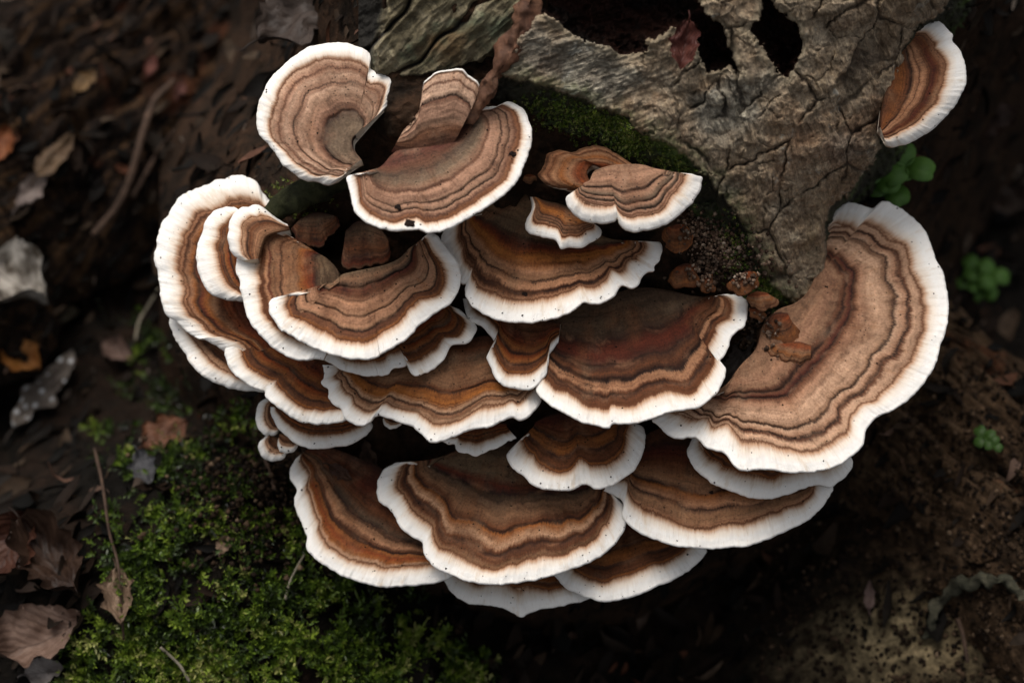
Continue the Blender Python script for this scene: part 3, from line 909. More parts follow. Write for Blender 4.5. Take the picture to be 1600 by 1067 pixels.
c7 = shelf(SH, "wide dark brown cap with torn white rim in the middle of the cluster",
           ZB([(330, 210), (380, 330), (420, 430), (425, 500), (392, 558), (410, 600), (470, 650), (560, 700), (640, 735), (720, 755), (770, 766), (800, 745), (900, 740), (1000, 715), (1100, 680), (1200, 665), (1270, 640), (1340, 570), (1375, 500), (1378, 450), (1348, 422), (1385, 370), (1415, 290), (1440, 260), (1480, 230), (1495, 150), (1480, 90), (1440, 70), (1380, 65), (1320, 82)]),
           ZB([(400, 200), (520, 150), (700, 100), (830, 50), (950, 30), (1080, 45), (1200, 72), (1290, 85)]), 2, (0.0, -0.58), 6.0, 'dark', -1.5, 2.0, 1.1, 20, seed=9)
shelf(SH, "small scalloped brown cap wedged against the left of the dark wide cap",
      ZB([(5, 90), (40, 190), (110, 240), (160, 290), (178, 335), (140, 375), (133, 410), (160, 460), (185, 515), (240, 550), (310, 566), (370, 562), (420, 520), (452, 470), (458, 420), (470, 370), (510, 320)]),
      ZB([(90, 90), (250, 150), (400, 190), (520, 215)]), 5.6, (0.0, -0.56), 5.0, 'rusty', -.5, 1.5, 0.8, 12, seed=10)

# left cluster
shelf(SH, "tall outermost cap on the far left with broad white scalloped rim",
      Z3([(940, 330), (930, 270), (870, 190), (830, 120), (770, 85), (700, 68), (640, 75), (590, 90), (540, 100), (470, 125), (400, 150), (340, 180), (270, 215), (225, 260), (180, 330), (150, 380), (105, 430), (90, 500), (70, 570), (50, 670), (60, 750), (85, 850), (90, 950)]) + Z4([(95, 20), (115, 95), (165, 170), (230, 220), (290, 280), (370, 338), (430, 345), (520, 390), (590, 440), (680, 470)]),
      [(420, 345), (412, 380), (408, 420), (410, 460), (420, 500), (435, 540)], -5, (0.08, -0.33), 8.0, 'left', 1.0, 2.0, 1.2, 14, seed=11, crinkle=1.4)
shelf(SH, "narrow white-rimmed cap nested inside the far left one",
      Z3([(700, 330), (640, 310), (580, 308), (520, 330), (460, 385), (430, 450), (410, 520), (380, 590), (368, 680), (380, 780), (410, 870), (450, 940), (520, 985), (600, 1012), (680, 1020), (740, 1022), (820, 1010)]),
      Z3([(800, 400), (790, 550), (800, 700), (840, 850), (900, 950)]), 5, (0.05, -0.42), 6.6, 'rusty', 1.0, 2.2, 0.9, 10, seed=12)
shelf(SH, "thin white-edged fold tucked behind the left of the bowl",
      Z3([(1060, 445), (1010, 410), (935, 355), (900, 325), (850, 290), (800, 285), (770, 310), (720, 312), (660, 360), (620, 430), (612, 520), (620, 600), (640, 660), (665, 690), (720, 720)]),
      Z3([(1080, 480), (1000, 490), (900, 530), (860, 620), (840, 700)]), 12, (0.05, -0.40), 4.8, 'plain', 1.0, 1.6, 0.8, 10, seed=13, rim=.7)
shelf(SH, "large left half of the bowl with thick white rim and rust band",
      Z5([(505, 290), (460, 250), (400, 200), (340, 170), (280, 175), (240, 160), (190, 138), (130, 160), (75, 215), (55, 290), (50, 400), (45, 480), (45, 570), (75, 640), (85, 720), (100, 800), (125, 900), (170, 1000)]) + Z6([(0, 80), (80, 170), (170, 240), (260, 290), (330, 305), (420, 300), (510, 298)]),
      Z5([(800, 440), (870, 510), (900, 560), (905, 620), (930, 680), (1020, 740)]), 15, (0.06, -0.45), 6.4, 'second', 0.5, 2.2, 1.0, 16, seed=14)
shelf(SH, "brown ringed front cap of the bowl sweeping out to the right",
      Z5([(690, 712), (600, 750), (470, 765), (400, 765), (340, 785), (315, 840), (330, 910), (370, 985), (430, 1060)]) + Z6([(160, 40), (220, 95), (300, 140), (400, 195), (500, 240), (600, 275), (700, 295), (800, 305), (880, 300), (940, 270)]) + Z7([(250, 890), (330, 845), (400, 800), (460, 755), (485, 715), (560, 660), (620, 615), (680, 580), (710, 540), (740, 480), (750, 420), (745, 350), (720, 290), (680, 240), (630, 180), (590, 140), (545, 140), (505, 190)]),
      Z5([(740, 700), (810, 655), (900, 650)]) + Z7([(10, 395), (100, 370), (200, 350), (300, 325), (380, 285), (430, 230), (475, 205)]), 19, (0.0, -0.50), 6.0, 'front', -1.5, 2.2, 1.0, 17, seed=15, grey=.15)
shelf(SH, "thin cap with upturned white tongue under the front of the bowl",
      Z6([(505, 300), (560, 330), (640, 370), (740, 405), (850, 425), (930, 420)]) + Z7([(200, 1015), (290, 1015), (330, 975), (400, 965), (432, 945), (428, 975), (470, 1020), (540, 1000), (610, 960), (660, 900), (700, 830), (780, 820), (830, 780), (850, 720), (830, 680), (790, 650), (750, 610), (680, 590)]),
      [(530, 520), (570, 505), (620, 490), (660, 472), (690, 470)], 6, (0.0, -0.55), 4.6, 'rusty', 0, 1.2, 1.2, 10, seed=16, rim=.7)
shelf(SH, "rust-brown cap with scalloped white rim below the left half of the bowl",
      Z4([(760, 262), (690, 320), (630, 360), (600, 380), (582, 450), (600, 520), (650, 600), (720, 660), (800, 710), (880, 735)]) + Z6([(62, 560), (75, 590), (140, 650), (240, 720), (330, 770), (400, 788), (500, 792), (600, 785), (680, 765), (760, 720)]),
      [(425, 495), (460, 515), (500, 535), (540, 555), (570, 580)], 2, (0.02, -0.52), 5.6, 'rusty', 0, 2.0, 1.1, 13, seed=17)
shelf(SH, "pale cap peeping out beneath the far left cap, lowest on that side",
      Z4([(165, 175), (175, 250), (210, 340), (270, 430), (330, 530), (400, 605), (500, 665), (640, 715), (780, 735), (880, 742), (930, 700)]),
      [(320, 510), (350, 530), (390, 560), (430, 585)], -6, (0.05, -0.45), 7.0, 'plain', 0.5, 2.0, 1.0, 14, seed=18)
shelf(SH, "small ragged white lobe under the left end of the bowl",
      Z6([(330, 300), (320, 340), (345, 385), (400, 410), (440, 415), (470, 440), (495, 455), (500, 420), (525, 410), (515, 360)]), Z6([(380, 290), (440, 290), (500, 300)]), 2.5, (0, -.5), 3.0, 'plain', .5, .8, .6, 6, seed=19, crinkle=2.2, rim=.5)
shelf(SH, "long tan and orange ringed cap with ragged white rim at the centre left",
      Z6([(505, 340), (520, 430), (495, 470), (510, 500), (550, 530), (545, 590), (580, 640), (640, 680), (665, 740), (720, 785), (800, 800), (860, 775), (892, 742)]) + [(595, 651), (612, 657), (628, 662), (645, 666)] + Z8([(412, 690), (430, 715), (490, 760), (540, 805), (600, 810), (640, 795), (750, 765), (850, 715), (1000, 690), (1150, 635), (1222, 602), (1290, 630), (1350, 610), (1420, 540), (1467, 460), (1440, 410), (1390, 365)]),
      [(585, 572), (595, 550), (640, 540), (690, 535), (730, 528), (770, 525), (800, 545), (815, 580)], 5, (0.0, -0.55), 5.8, 'mid', 0, 2.0, 1.1, 15, seed=20)
shelf(SH, "tiny white knob hanging below the rim of the long tan cap",
      Z8([(150, 610), (165, 660), (205, 690), (250, 687), (290, 665), (315, 640)]), Z8([(180, 580), (240, 590), (300, 615)]), 6, (0, -.5), 2.0, 'plain', .5, .8, .4, 6, seed=21, rim=.6)
shelf(SH, "small frilled pale cap under the right end of the long tan cap",
      Z8([(640, 790), (700, 815), (750, 820), (770, 860), (810, 890), (860, 900), (920, 930), (980, 905), (1060, 880), (1140, 840), (1190, 795), (1230, 800), (1270, 772), (1240, 740), (1190, 720)]),
      Z8([(760, 690), (900, 650), (1050, 630), (1180, 650)]), -3, (0, -.55), 4.5, 'rusty', 0, 1.2, .9, 8, seed=22, crinkle=1.8, rim=.6)

# right
shelf(SH, "largest fan-shaped cap, tan with rust rings, at the right of the stump",
      ZC([(590, 200), (590, 125), (600, 95), (650, 72), (700, 82), (745, 95), (780, 72), (830, 90), (880, 130), (915, 170), (935, 215), (945, 250), (975, 310), (988, 390), (985, 460), (965, 530), (940, 610), (890, 680), (830, 730), (765, 760), (740, 785), (722, 812), (715, 850), (680, 890), (620, 925), (550, 940), (470, 940), (400, 930), (330, 935), (300, 915), (270, 880), (210, 860), (180, 830), (110, 830), (60, 790), (40, 770), (85, 752), (130, 740)]),
      ZC([(580, 260), (545, 350), (500, 395), (440, 420), (395, 470), (375, 540), (320, 600), (270, 680)]), -2, (0.0, -0.52), 8.0, 'pale', -1.0, 2.5, 1.3, 22, seed=23, smooth=.07, grey=.25, bands=.7)
shelf(SH, "pale cap tucked under the lower edge of the largest fan",
      ZD([(945, 150), (925, 200), (940, 240), (980, 290), (1040, 330), (1110, 355), (1170, 372), (1250, 372), (1320, 350), (1400, 325), (1450, 332), (1500, 305), (1530, 270), (1538, 235), (1515, 200)]),
      ZD([(1020, 130), (1100, 160), (1250, 170), (1400, 160), (1470, 150)]), -4, (0, -.52), 7.5, 'rusty', 0.3, 1.8, 1.0, 16, seed=24)
shelf(SH, "broad brown ringed cap at the lower right, below the largest fan",
      ZD([(620, 345), (680, 375), (692, 400), (688, 440), (720, 480), (780, 515), (870, 545), (950, 558), (1050, 558), (1140, 550), (1220, 525), (1300, 490), (1370, 455), (1420, 410), (1455, 360), (1465, 330), (1430, 300)]),
      ZD([(690, 230), (760, 150), (850, 110), (980, 110), (1120, 140), (1260, 190), (1370, 240)]), -12, (0, -.52), 6.6, 'lower_right', 0, 2.2, 1.1, 20, seed=25)
shelf(SH, "small round cap with wide white rim, centred below the dark wide cap",
      ZD([(345, 148), (290, 180), (265, 210), (275, 250), (320, 290), (370, 330), (430, 345), (500, 343), (555, 325), (600, 340), (660, 320), (720, 280), (755, 230), (773, 170), (765, 115), (720, 95), (670, 100)]),
      ZD([(370, 90), (440, 60), (540, 45), (620, 55), (660, 75)]), -5, (0, -.52), 7.0, 'small', -.5, 2.0, .9, 12, seed=26)
shelf(SH, "large brown ringed cap at the bottom centre of the cluster",
      ZE([(720, 428), (650, 418), (600, 415), (550, 450), (530, 500), (535, 560), (570, 590), (600, 630), (640, 690), (690, 720), (712, 735), (720, 780), (760, 830), (830, 865), (920, 890), (1020, 900)]) + ZD([(260, 690), (340, 680), (440, 655), (540, 620), (620, 580), (680, 520), (705, 460), (695, 400), (670, 370), (630, 340)]),
      [(672, 728), (710, 705), (760, 690), (820, 690), (880, 710), (925, 745)], -13, (0, -.52), 6.6, 'lower', -.5, 2.2, 1.1, 19, seed=27)
shelf(SH, "rust-brown cap with wide white rim at the lower left above the moss",
      ZE([(215, 390), (190, 430), (185, 470), (212, 520), (200, 560), (215, 620), (250, 700), (250, 750), (290, 800), (370, 850), (450, 885), (540, 905), (640, 905), (740, 895), (800, 880), (850, 860)]),
      [(482, 700), (515, 700), (560, 715), (610, 740), (660, 790), (700, 850)], -18, (0.02, -.50), 6.4, 'lower_left', -.5, 2.0, 1.0, 18, seed=28)
shelf(SH, "lowest pale cap, peeping out below the bottom centre cap",
      tr(400, 860, 2.667, [(770, 110), (810, 170), (860, 210), (940, 230), (1010, 235), (1060, 255), (1110, 278), (1150, 258), (1200, 245), (1300, 225), (1380, 205), (1430, 170)]),
      [(720, 865), (770, 855), (830, 855), (890, 860)], -20, (0, -.50), 7.0, 'rusty', 0, 1.6, .9, 12, seed=29)
shelf(SH, "small orange-brown cap with white rim, lowest on the right",
      ZD([(420, 630), (460, 685), (510, 720), (560, 740), (620, 752), (700, 745), (780, 715), (860, 680), (940, 635), (985, 590), (998, 560), (960, 530)]),
      ZD([(540, 540), (620, 480), (720, 440), (800, 450), (880, 480)]), -17, (0, -.50), 6.6, 'small', 0, 1.8, .9, 14, seed=30)
shelf(SH, "greyish pale strip-like cap left of centre above the lower left cap",
      Z6([(105, 660), (130, 760), (180, 840), (240, 890), (320, 945), (420, 978), (500, 980), (600, 965), (700, 950), (780, 910), (860, 850), (890, 800), (870, 760)]),
      Z6([(200, 660), (400, 700), (600, 710), (780, 700)]), -8, (0, -.5), 6.0, 'rusty', 0.3, 1.6, .8, 12, seed=31)
shelf(SH, "small chalky white cap at the lower left edge, upper of the pair",
      Z6([(110, 590), (70, 590), (30, 620), (5, 680), (0, 760), (20, 830), (60, 875), (110, 880), (150, 870), (175, 830)]), Z6([(150, 640), (170, 700), (190, 780)]), -12, (0.05, -.4), 5.5, 'plain', .8, 1.5, .8, 7, seed=32, rim=.7)
shelf(SH, "small chalky white cap at the lower left edge, lower of the pair",
      Z6([(80, 880), (30, 910), (15, 970), (40, 1035), (90, 1065), (150, 1068), (210, 1045), (235, 1000)]), Z6([(130, 880), (180, 900), (230, 930)]), -15, (0.05, -.4), 5.5, 'plain', .8, 1.5, .8, 7, seed=33, rim=.7)
shelf(SH, "white thumb-sized nub between the chalky caps and the greyish strip",
      Z6([(165, 915), (165, 960), (180, 1000), (235, 1012), (290, 1000), (318, 955)]), Z6([(180, 860), (240, 870), (290, 900)]), -11, (0, -.4), 3.2, 'plain', .8, 1.2, .5, 6, seed=34, rim=.7)

# young buds and old leathery scraps among the caps
BUDC = "fungus bud"
def bud(label, outer, inner, z0, seed, zones='bud', slope=(0, -.15), bow=0.6):
    z0 = z0 - 3.5
    shelf("fungus_bud", label, outer, inner, z0, slope, 1.0, zones, bow, 0.4, 0.7, 7.0, has_white=False, seed=seed, thick=2.0, rim=.35, crinkle=3.2, cat=BUDC, lines=False)
bud("orange-brown rounded bud in the debris right of the two-lobed cap", ZF([(130, 130), (122, 190), (140, 255), (200, 270), (260, 262), (290, 210), (285, 150), (250, 115)]), ZF([(170, 120), (200, 105), (230, 108)]), 18, 41)
bud("yellow-brown bud above the right half of the dark wide cap", ZF([(180, 360), (155, 400), (165, 445), (210, 468), (280, 462), (325, 440), (330, 390), (310, 340)]), ZF([(210, 340), (250, 325), (290, 330)]), 9, 42)
bud("reddish bud half hidden beside the yellow-brown bud", ZF([(330, 420), (340, 480), (380, 505), (415, 490), (420, 430), (400, 390)]), ZF([(345, 400), (370, 385), (390, 385)]), 8, 43)
bud("curled orange cup bud at the tip of the torn white rim", ZF([(485, 440), (490, 475), (530, 500), (580, 505), (620, 480), (665, 440), (668, 400), (640, 372)]), ZF([(530, 400), (560, 380), (600, 368)]), 13, 44)
bud("flat pinkish-brown scrap under the tip of the bark", ZF([(585, 530), (620, 560), (680, 582), (740, 580), (768, 550), (745, 510)]), ZF([(600, 500), (650, 480), (710, 490)]), 9, 45, 'old')
bud("rust-red scrap just below the flat pinkish scrap", ZF([(600, 590), (620, 630), (675, 660), (700, 620), (690, 590)]), ZF([(610, 570), (640, 570), (680, 575)]), 7, 46)
bud("bright orange lobe in the notch of the largest fan", ZF([(690, 700), (710, 750), (760, 780), (830, 780), (880, 750), (885, 700), (850, 650)]), ZF([(700, 650), (750, 600), (820, 600)]), 2, 47)
bud("grey-brown tongue lying on the inner edge of the largest fan", ZF([(720, 775), (680, 790), (678, 830), (720, 865), (780, 890), (860, 900), (950, 880)]), ZF([(800, 770), (880, 760), (950, 780)]), 4, 48, 'old', (0, -.3), 1.6)
bud("fuzzy dark brown old cap in the hollow of the bowl, left one", Z5([(500, 200), (510, 260), (590, 330), (680, 370), (760, 350), (840, 280), (910, 210), (930, 150), (900, 100)]), Z5([(580, 120), (660, 75), (760, 65), (850, 85)]), 9, 49, 'felt', (0, -.3), 1.2)
bud("fuzzy dark brown old cap in the hollow of the bowl, right one", Z7([(20, 280), (20, 340), (60, 355), (150, 345), (240, 325), (300, 305), (318, 250), (310, 215)]), Z7([(40, 120), (120, 60), (220, 80), (300, 160)]), 11, 50, 'felt', (0, -.35), 1.2)
bud("small brown knob behind the right rim of the top bowl", ZA([(80, 390), (85, 420), (130, 435), (190, 420), (195, 385)]), ZA([(95, 370), (130, 362), (175, 370)]), 15, 51, 'old')

# ------------------------------------------------------------------ placing on what is already there
bpy.context.view_layer.update()
_dg = bpy.context.evaluated_depsgraph_get()
CAMW = to_world([0, 0, D])


def hit(u, v):
    """stump-frame point on the first built surface along the sight line through (u, v), and its name"""
    d = to_world(at(u, v, 0)) - CAMW
    d /= np.linalg.norm(d)
    ok, loc, nor, _, ob, _ = scene.ray_cast(_dg, tuple(CAMW), tuple(d))
    w = np.array(loc) / MM
    w[2] -= LIFT
    nn = np.array(nor)
    return (np.array([w[0], w @ YI, w @ ZI]), np.array([nn[0], nn @ YI, nn @ ZI]), ob.name if ob else "")


UP = np.array([0, math.cos(PITCH), math.sin(PITCH)])     # world up in the stump frame


def unit(v):
    return v / (np.linalg.norm(v, axis=-1, keepdims=True) + 1e-9)


def floor_only(u, v):
    z = np.full(np.shape(u), -150.0)
    for _ in range(16):
        w = to_world(at(u, v, z)) / MM
        z = z - (w[..., 2] - floor_height(w[..., 0], w[..., 1])) / (ZI[2] + 0.2)
    return at(u, v, np.maximum(z, core_z(u, v)))


def surf(u, v):
    """points on the forest floor, the logs or the stump's flare, whichever is nearest the viewer"""
    p = floor_only(np.asarray(u, float), np.asarray(v, float))
    for i in range(len(p)):
        q, _, nm = hit(u[i], v[i])
        if nm.startswith(("ground", "heartwood", "rotten_log", "buttress")): p[i] = q
    return p


# ------------------------------------------------------------------ rotten wood beyond the stump
def wood_bank(name, label, cat, centre, angle, half_len, half_wid, rise, cols, seed, furrow=4.0, nlong=150, nwide=130, taper=.0):
    """a half-sunk rotten trunk: axis at an angle in the picture, rounded across, deeply furrowed along the grain"""
    c, s_ = math.cos(math.radians(angle)), math.sin(math.radians(angle))
    a = np.linspace(-half_len, half_len, nlong)
    b = np.linspace(-half_wid, half_wid, nwide)
    A_, B_ = np.meshgrid(a, b, indexing='ij')
    wid = 1 - taper * (A_ + half_len) / (2 * half_len) + .16 * fbm(A_ / 40, B_ / 200, seed + 6.5, 3)
    Bw = B_ * wid
    p = floor_at(*centre)
    ax = unit(np.array([c, s_, 0]) - UP * (np.array([c, s_, 0]) @ UP))
    ay = np.cross(UP, ax)
    prof = np.sqrt(np.clip(1 - (B_ / half_wid) ** 2, 0, 1))
    end = sstep(0, .5, 1 - np.abs(A_) / half_len + .12 * fbm(Bw / 14, A_ / 40, seed + 5.5, 3))
    h = (rise + 8) * prof * end * (1 + .25 * fbm(A_ / 60, Bw / 60, seed + 2.2, 2)) - 8
    h = h + prof * furrow * (1.5 * fbm(A_ / 90, Bw / 9, seed + .2, 4, .6) + .6 * fbm(A_ / 25, Bw / 14, seed + 4.2, 3))
    g = np.clip(1 - np.abs(fbm(A_ / 120, Bw / 16, seed + 8.2, 3)) / .10, 0, 1)
    h = h - prof * furrow * 1.1 * g
    P_ = p + A_[..., None] * ax + Bw[..., None] * ay + h[..., None] * UP
    m = NT(name + "_%d" % seed, .85, .08)
    ob = m.obj()
    gr = m.attr("gr", "Vector")
    n1 = m.noise(m.vmul(gr, (.035, .32, 1)), 1.0, 6, .7, .5)
    n2 = m.noise(ob, 55, 5, .65, .4)
    n3 = m.noise(ob, 420, 4, .7)
    col = m.ramp(n1, [(.26 + .48 * i / (len(cols) - 1), cc) for i, cc in enumerate(cols)])
    col = m.mix(m.rng(n2, .52, .66, 0, .8), col, cols[0])
    col = m.mix(m.rng(m.noise(ob, 38, 4), .58, .70, 0, .6), col, (.075, .024, .010))
    col = m.mix(.85, col, m.ramp(n3, [(.3, (.35, .35, .35)), (.5, (1, 1, 1)), (.72, (1.9, 1.85, 1.8))]), 'MULTIPLY')
    o = mesh_obj(name, P_.reshape(-1, 3), grid_faces(nlong, nwide), m.done(col, m.bump(m.math('ADD', n1, m.math('MULTIPLY', n3, .5)), 1.0, .003)),
                 attrs={"gr": np.stack([A_, Bw, np.zeros_like(A_)], -1).reshape(-1, 3)})
    tag(o, label, cat)
    return o, (p, ax, ay, P_)


log_left, _ = wood_bank("rotten_log", "dark furrowed rotten log slanting through the upper left background", "log", (170, 170), 58, 200, 62, 46,
          [(.002, .0015, .0012), (.006, .0045, .004), (.022, .014, .010), (.070, .038, .018), (.013, .012, .012)], 1, 6.5)
root_right, _ = wood_bank("buttress_root", "broad brown rough root spreading below the largest fan at the right", "root", (1500, 735), -60, 100, 46, 36,
          [(.006, .004, .0025), (.022, .013, .007), (.055, .033, .018), (.10, .064, .038), (.030, .019, .011)], 2, 4.0)
bpy.context.view_layer.update()
_dg = bpy.context.evaluated_depsgraph_get()

# ------------------------------------------------------------------ moss bank
MOSS = [(150, 620), (215, 470), (265, 540), (330, 610), (400, 640), (450, 730), (490, 850), (560, 930), (660, 955), (720, 990), (750, 1040), (740, 1120), (90, 1130),
        (125, 1010), (175, 930), (150, 840), (165, 760), (130, 700)]


def moss_mesh(u, v, length, leaf, whorls, tone, base_pts=None, updir=None, rs=None):
    p = surf(u, v) if base_pts is None else base_pts
    n = len(p)
    ax = unit((UP * 0.8 + np.array([0, -.25, .45]) if updir is None else updir) + rs.normal(0, .42, (n, 3)))
    side = unit(np.cross(ax, rs.normal(size=(n, 3))))
    fw = np.cross(ax, side)
    V_, F_, T_ = [], [], []
    cnt = 0
    for k in range(whorls):
        f = (k + 0.6) / whorls
        bend = side * (f ** 2 * 0.35 * length)[:, None]
        c = p + ax * (f * length)[:, None] + bend
        for j in range(3):
            a = 2.1 * j + 1.3 * k + rs.uniform(0, .8, n)
            out = side * np.cos(a)[:, None] + fw * np.sin(a)[:, None]
            d = unit(out * (1.0 - .45 * f) + ax * (.55 + .5 * f))
            wdt = np.cross(d, ax) * 1.0
            wdt = unit(wdt)
            l = leaf * (1 - .35 * f) * rs.uniform(.75, 1.25, n)
            q = np.stack([c, c + d * (l * .45)[:, None] + wdt * (l * .17)[:, None], c + d * l[:, None] + ax * (l * .1)[:, None], c + d * (l * .45)[:, None] - wdt * (l * .17)[:, None]], 1)
            V_.append(q.reshape(-1, 3))
            F_.append(np.arange(n * 4).reshape(n, 4) + cnt)
            T_.append(np.repeat(np.clip(tone + .25 * (f - .5) + rs.normal(0, .06, n), 0, 1), 4))
            cnt += n * 4
    return np.vstack(V_), np.vstack(F_), np.concatenate(T_)


def moss_material():
    m = NT("moss", 0.42, 0.4)
    col = m.ramp(m.attr("tone"), [(0.0, (.006, .008, .002)), (0.35, (.018, .034, .004)), (0.65, (.062, .105, .008)), (0.90, (.16, .215, .022)), (1.0, (.25, .25, .08))])
    m.b.inputs["Transmission Weight"].default_value = 0.0
    return m.done(col)


M_MOSS = moss_material()
rs = np.random.default_rng(21)
u = rs.uniform(90, 810, 30000)
v = rs.uniform(450, 1110, 30000)
sdm = poly_sdf(u, v, MOSS) + 45 * fbm(u / 70, v / 70, 4.4, 3)
dens = sstep(-20, 40, sdm) * (0.06 + 0.94 * sstep(-.1, .35, fbm(u / 50, v / 50, 31, 3) * 1.35 + .0014 * (v - 840)))
k = rs.uniform(size=30000) < dens * 0.5
u, v = u[k], v[k]
ln = rs.uniform(2.5, 9, len(u)) * (.8 + .6 * sstep(-.3, .4, fbm(u / 40, v / 40, 77, 2)))
tone = np.clip(.45 + .55 * fbm(u / 60, v / 60, 55, 3) + rs.normal(0, .17, len(u)) + .0006 * (v - 800), 0, 1)
V_, F_, T_ = moss_mesh(u, v, ln, rs.uniform(1.4, 3.4, len(u)), 5, tone, rs=rs)
o = mesh_obj("moss", V_, F_, M_MOSS, attrs={"tone": T_}, smooth=False)
tag(o, "dense green moss on the bank at the lower left", "moss", kind="stuff")

# ------------------------------------------------------------------ loose litter nobody could count
def bits(n, region, size, aspect, diag, seed, keep, tilt=.5):
    rs = np.random.default_rng(seed)
    u = rs.uniform(region[0], region[2], n)
    v = rs.uniform(region[1], region[3], n)
    kk = keep(u, v, rs)
    u, v = u[kk], v[kk]
    n = len(u)
    p = surf(u, v)
    L_ = size[0] * (size[1] / size[0]) ** rs.uniform(0, 1, n) ** 1.6
    W_ = L_ * rs.uniform(*aspect, n)
    ang = np.where(rs.uniform(size=n) < diag, np.radians(58) + rs.normal(0, .35, n), rs.uniform(0, 2 * math.pi, n))
    nrm = unit(UP + rs.normal(0, tilt, (n, 3)))
    d0 = np.stack([np.cos(ang), np.sin(ang), np.zeros(n)], -1)
    d = unit(d0 - nrm * (d0 * nrm).sum(-1, keepdims=True))
    w = np.cross(nrm, d)
    curl = rs.normal(0, .35, n)
    rows = []
    for t, wd in ((-.5, .12), (-.22, .42), (.1, .5), (.36, .30), (.5, .05)):
        c = p + d * (t * L_)[:, None] + nrm * (curl * L_ * (t * t * 2) + L_ * .12)[:, None]
        jag = rs.uniform(.7, 1.25, (2, n))
        rows.append(c - w * (W_ * wd * jag[0])[:, None] + nrm * (W_ * .18)[:, None])
        rows.append(c)
        rows.append(c + w * (W_ * wd * jag[1])[:, None] + nrm * (W_ * .18)[:, None])
    V_ = np.stack(rows, 1)
    f = []
    for r in range(4):
        for c in range(2):
            a = r * 3 + c
            f.append([a, a + 1, a + 4, a + 3])
    F_ = (np.arange(n)[:, None, None] * 15 + np.array(f)[None]).reshape(-1, 4)
    T_ = np.repeat(rs.uniform(0, 1, n), 15)
    return V_.reshape(-1, 3), F_, T_


LIT = [(0.0, (.0018, .0015, .001)), (.45, (.005, .0035, .0025)), (.64, (.013, .007, .004)), (.78, (.011, .009, .007)), (.88, (.035, .021, .012)), (.94, (.06, .042, .028)), (.965, (.075, .025, .012)), (1.0, (.15, .125, .10))]
M_LIT = tint_material("litter", LIT, 0.75, 300, .10)


def keep_litter(u, v, rs):
    tan_ = np.exp(-((u - 1400) / 170) ** 2 - ((v - 1050) / 80) ** 2)
    thin = (u > 1200) & (v > 560) & (rs.uniform(size=len(u)) < .6)
    return (~thin) & (rs.uniform(size=len(u)) > 1.2 * tan_) & (poly_sdf(u, v, CORE) < -25) & ((poly_sdf(u, v, MOSS) < 0) | (rs.uniform(size=len(u)) < .5))


V_, F_, T_ = bits(9500, (-140, -140, 1750, 1180), (2.0, 17.0), (.12, .5), .72, 31, keep_litter)
o = mesh_obj("leaf_litter", V_, F_, M_LIT, attrs={"tone": T_}, smooth=False)
tag(o, "dark rotting leaf litter and bark scraps covering the ground", "leaf litter", kind="stuff")

# brown crumbs of soil and bud scales over the moss and the right-hand bank
def grains(u, v, p, size, seed, tone):
    rs = np.random.default_rng(seed)
    n = len(p)
    dirs = np.array([[1, 0, 0], [-1, 0, 0], [0, 1, 0], [0, -1, 0], [0, 0, 1], [0, 0, -1.]])
    q, _ = np.linalg.qr(rs.normal(size=(n, 3, 3)))
    r = size[:, None] * rs.uniform(.55, 1.2, (n, 6))
    V_ = p[:, None, :] + np.einsum('nij,kj->nki', q, dirs) * r[..., None]
    f = np.array([[0, 2, 4], [2, 1, 4], [1, 3, 4], [3, 0, 4], [2, 0, 5], [1, 2, 5], [3, 1, 5], [0, 3, 5]])
    return V_.reshape(-1, 3), (np.arange(n)[:, None, None] * 6 + f[None]).reshape(-1, 3), np.repeat(tone, 6)


rs = np.random.default_rng(41)
u = np.concatenate([rs.normal(400, 60, 900), rs.uniform(1180, 1640, 2600)])
v = np.concatenate([rs.normal(770, 70, 900), rs.uniform(560, 1100, 2600)])
p = surf(u, v) + UP * np.where(u < 700, rs.uniform(1, 9, len(u)), .4)[:, None]
V_, F_, T_ = grains(u, v, p, rs.uniform(.4, 1.6, len(u)), 42, np.clip(rs.beta(1.2, 2.2, len(u)), 0, 1))
M_CRUMB = tint_material("soil_crumbs", [(0, (.006, .004, .003)), (.5, (.03, .018, .010)), (.8, (.08, .05, .03)), (1, (.16, .11, .07))], .85, 900, .1)
o = mesh_obj("soil_crumbs", V_, F_, M_CRUMB, attrs={"tone": T_}, smooth=False)
tag(o, "brown soil crumbs scattered over the ground around the stump", "soil crumbs", kind="stuff")

# granular frass in the pocket under the bark edge
rs = np.random.default_rng(51)
cl = [(1115, 375, 22, 16, 260), (1150, 410, 30, 18, 380), (1105, 420, 16, 14, 150), (1185, 525, 14, 14, 220), (1090, 345, 14, 10, 90), (700, 200, 26, 16, 140)]
u = np.concatenate([rs.normal(a, c, n) for a, b, c, d, n in cl])
v = np.concatenate([rs.normal(b, d, n) for a, b, c, d, n in cl])
P_ = []
for a, b in zip(u, v):
    q, nn, nm = hit(a, b)
    P_.append(q + nn * .3 if nm.startswith(("heartwood", "bark", "split", "fungus_bud")) else None)
kk = np.array([q is not None for q in P_])
P_ = np.array([q for q in P_ if q is not None])
V_, F_, T_ = grains(None, None, P_ + np.array([0, 0, .4]), rs.uniform(.35, 1.05, len(P_)), 52, rs.beta(1.6, 1.6, len(P_)))
M_FRASS = tint_material("frass", [(0, (.02, .011, .007)), (.5, (.085, .05, .032)), (.85, (.20, .14, .10)), (1, (.33, .26, .20))], .85, 900, .15)
o = mesh_obj("frass", V_, F_, M_FRASS, attrs={"tone": T_}, smooth=False)
tag(o, "granular brown insect frass in the pocket below the bark edge", "frass", kind="stuff")

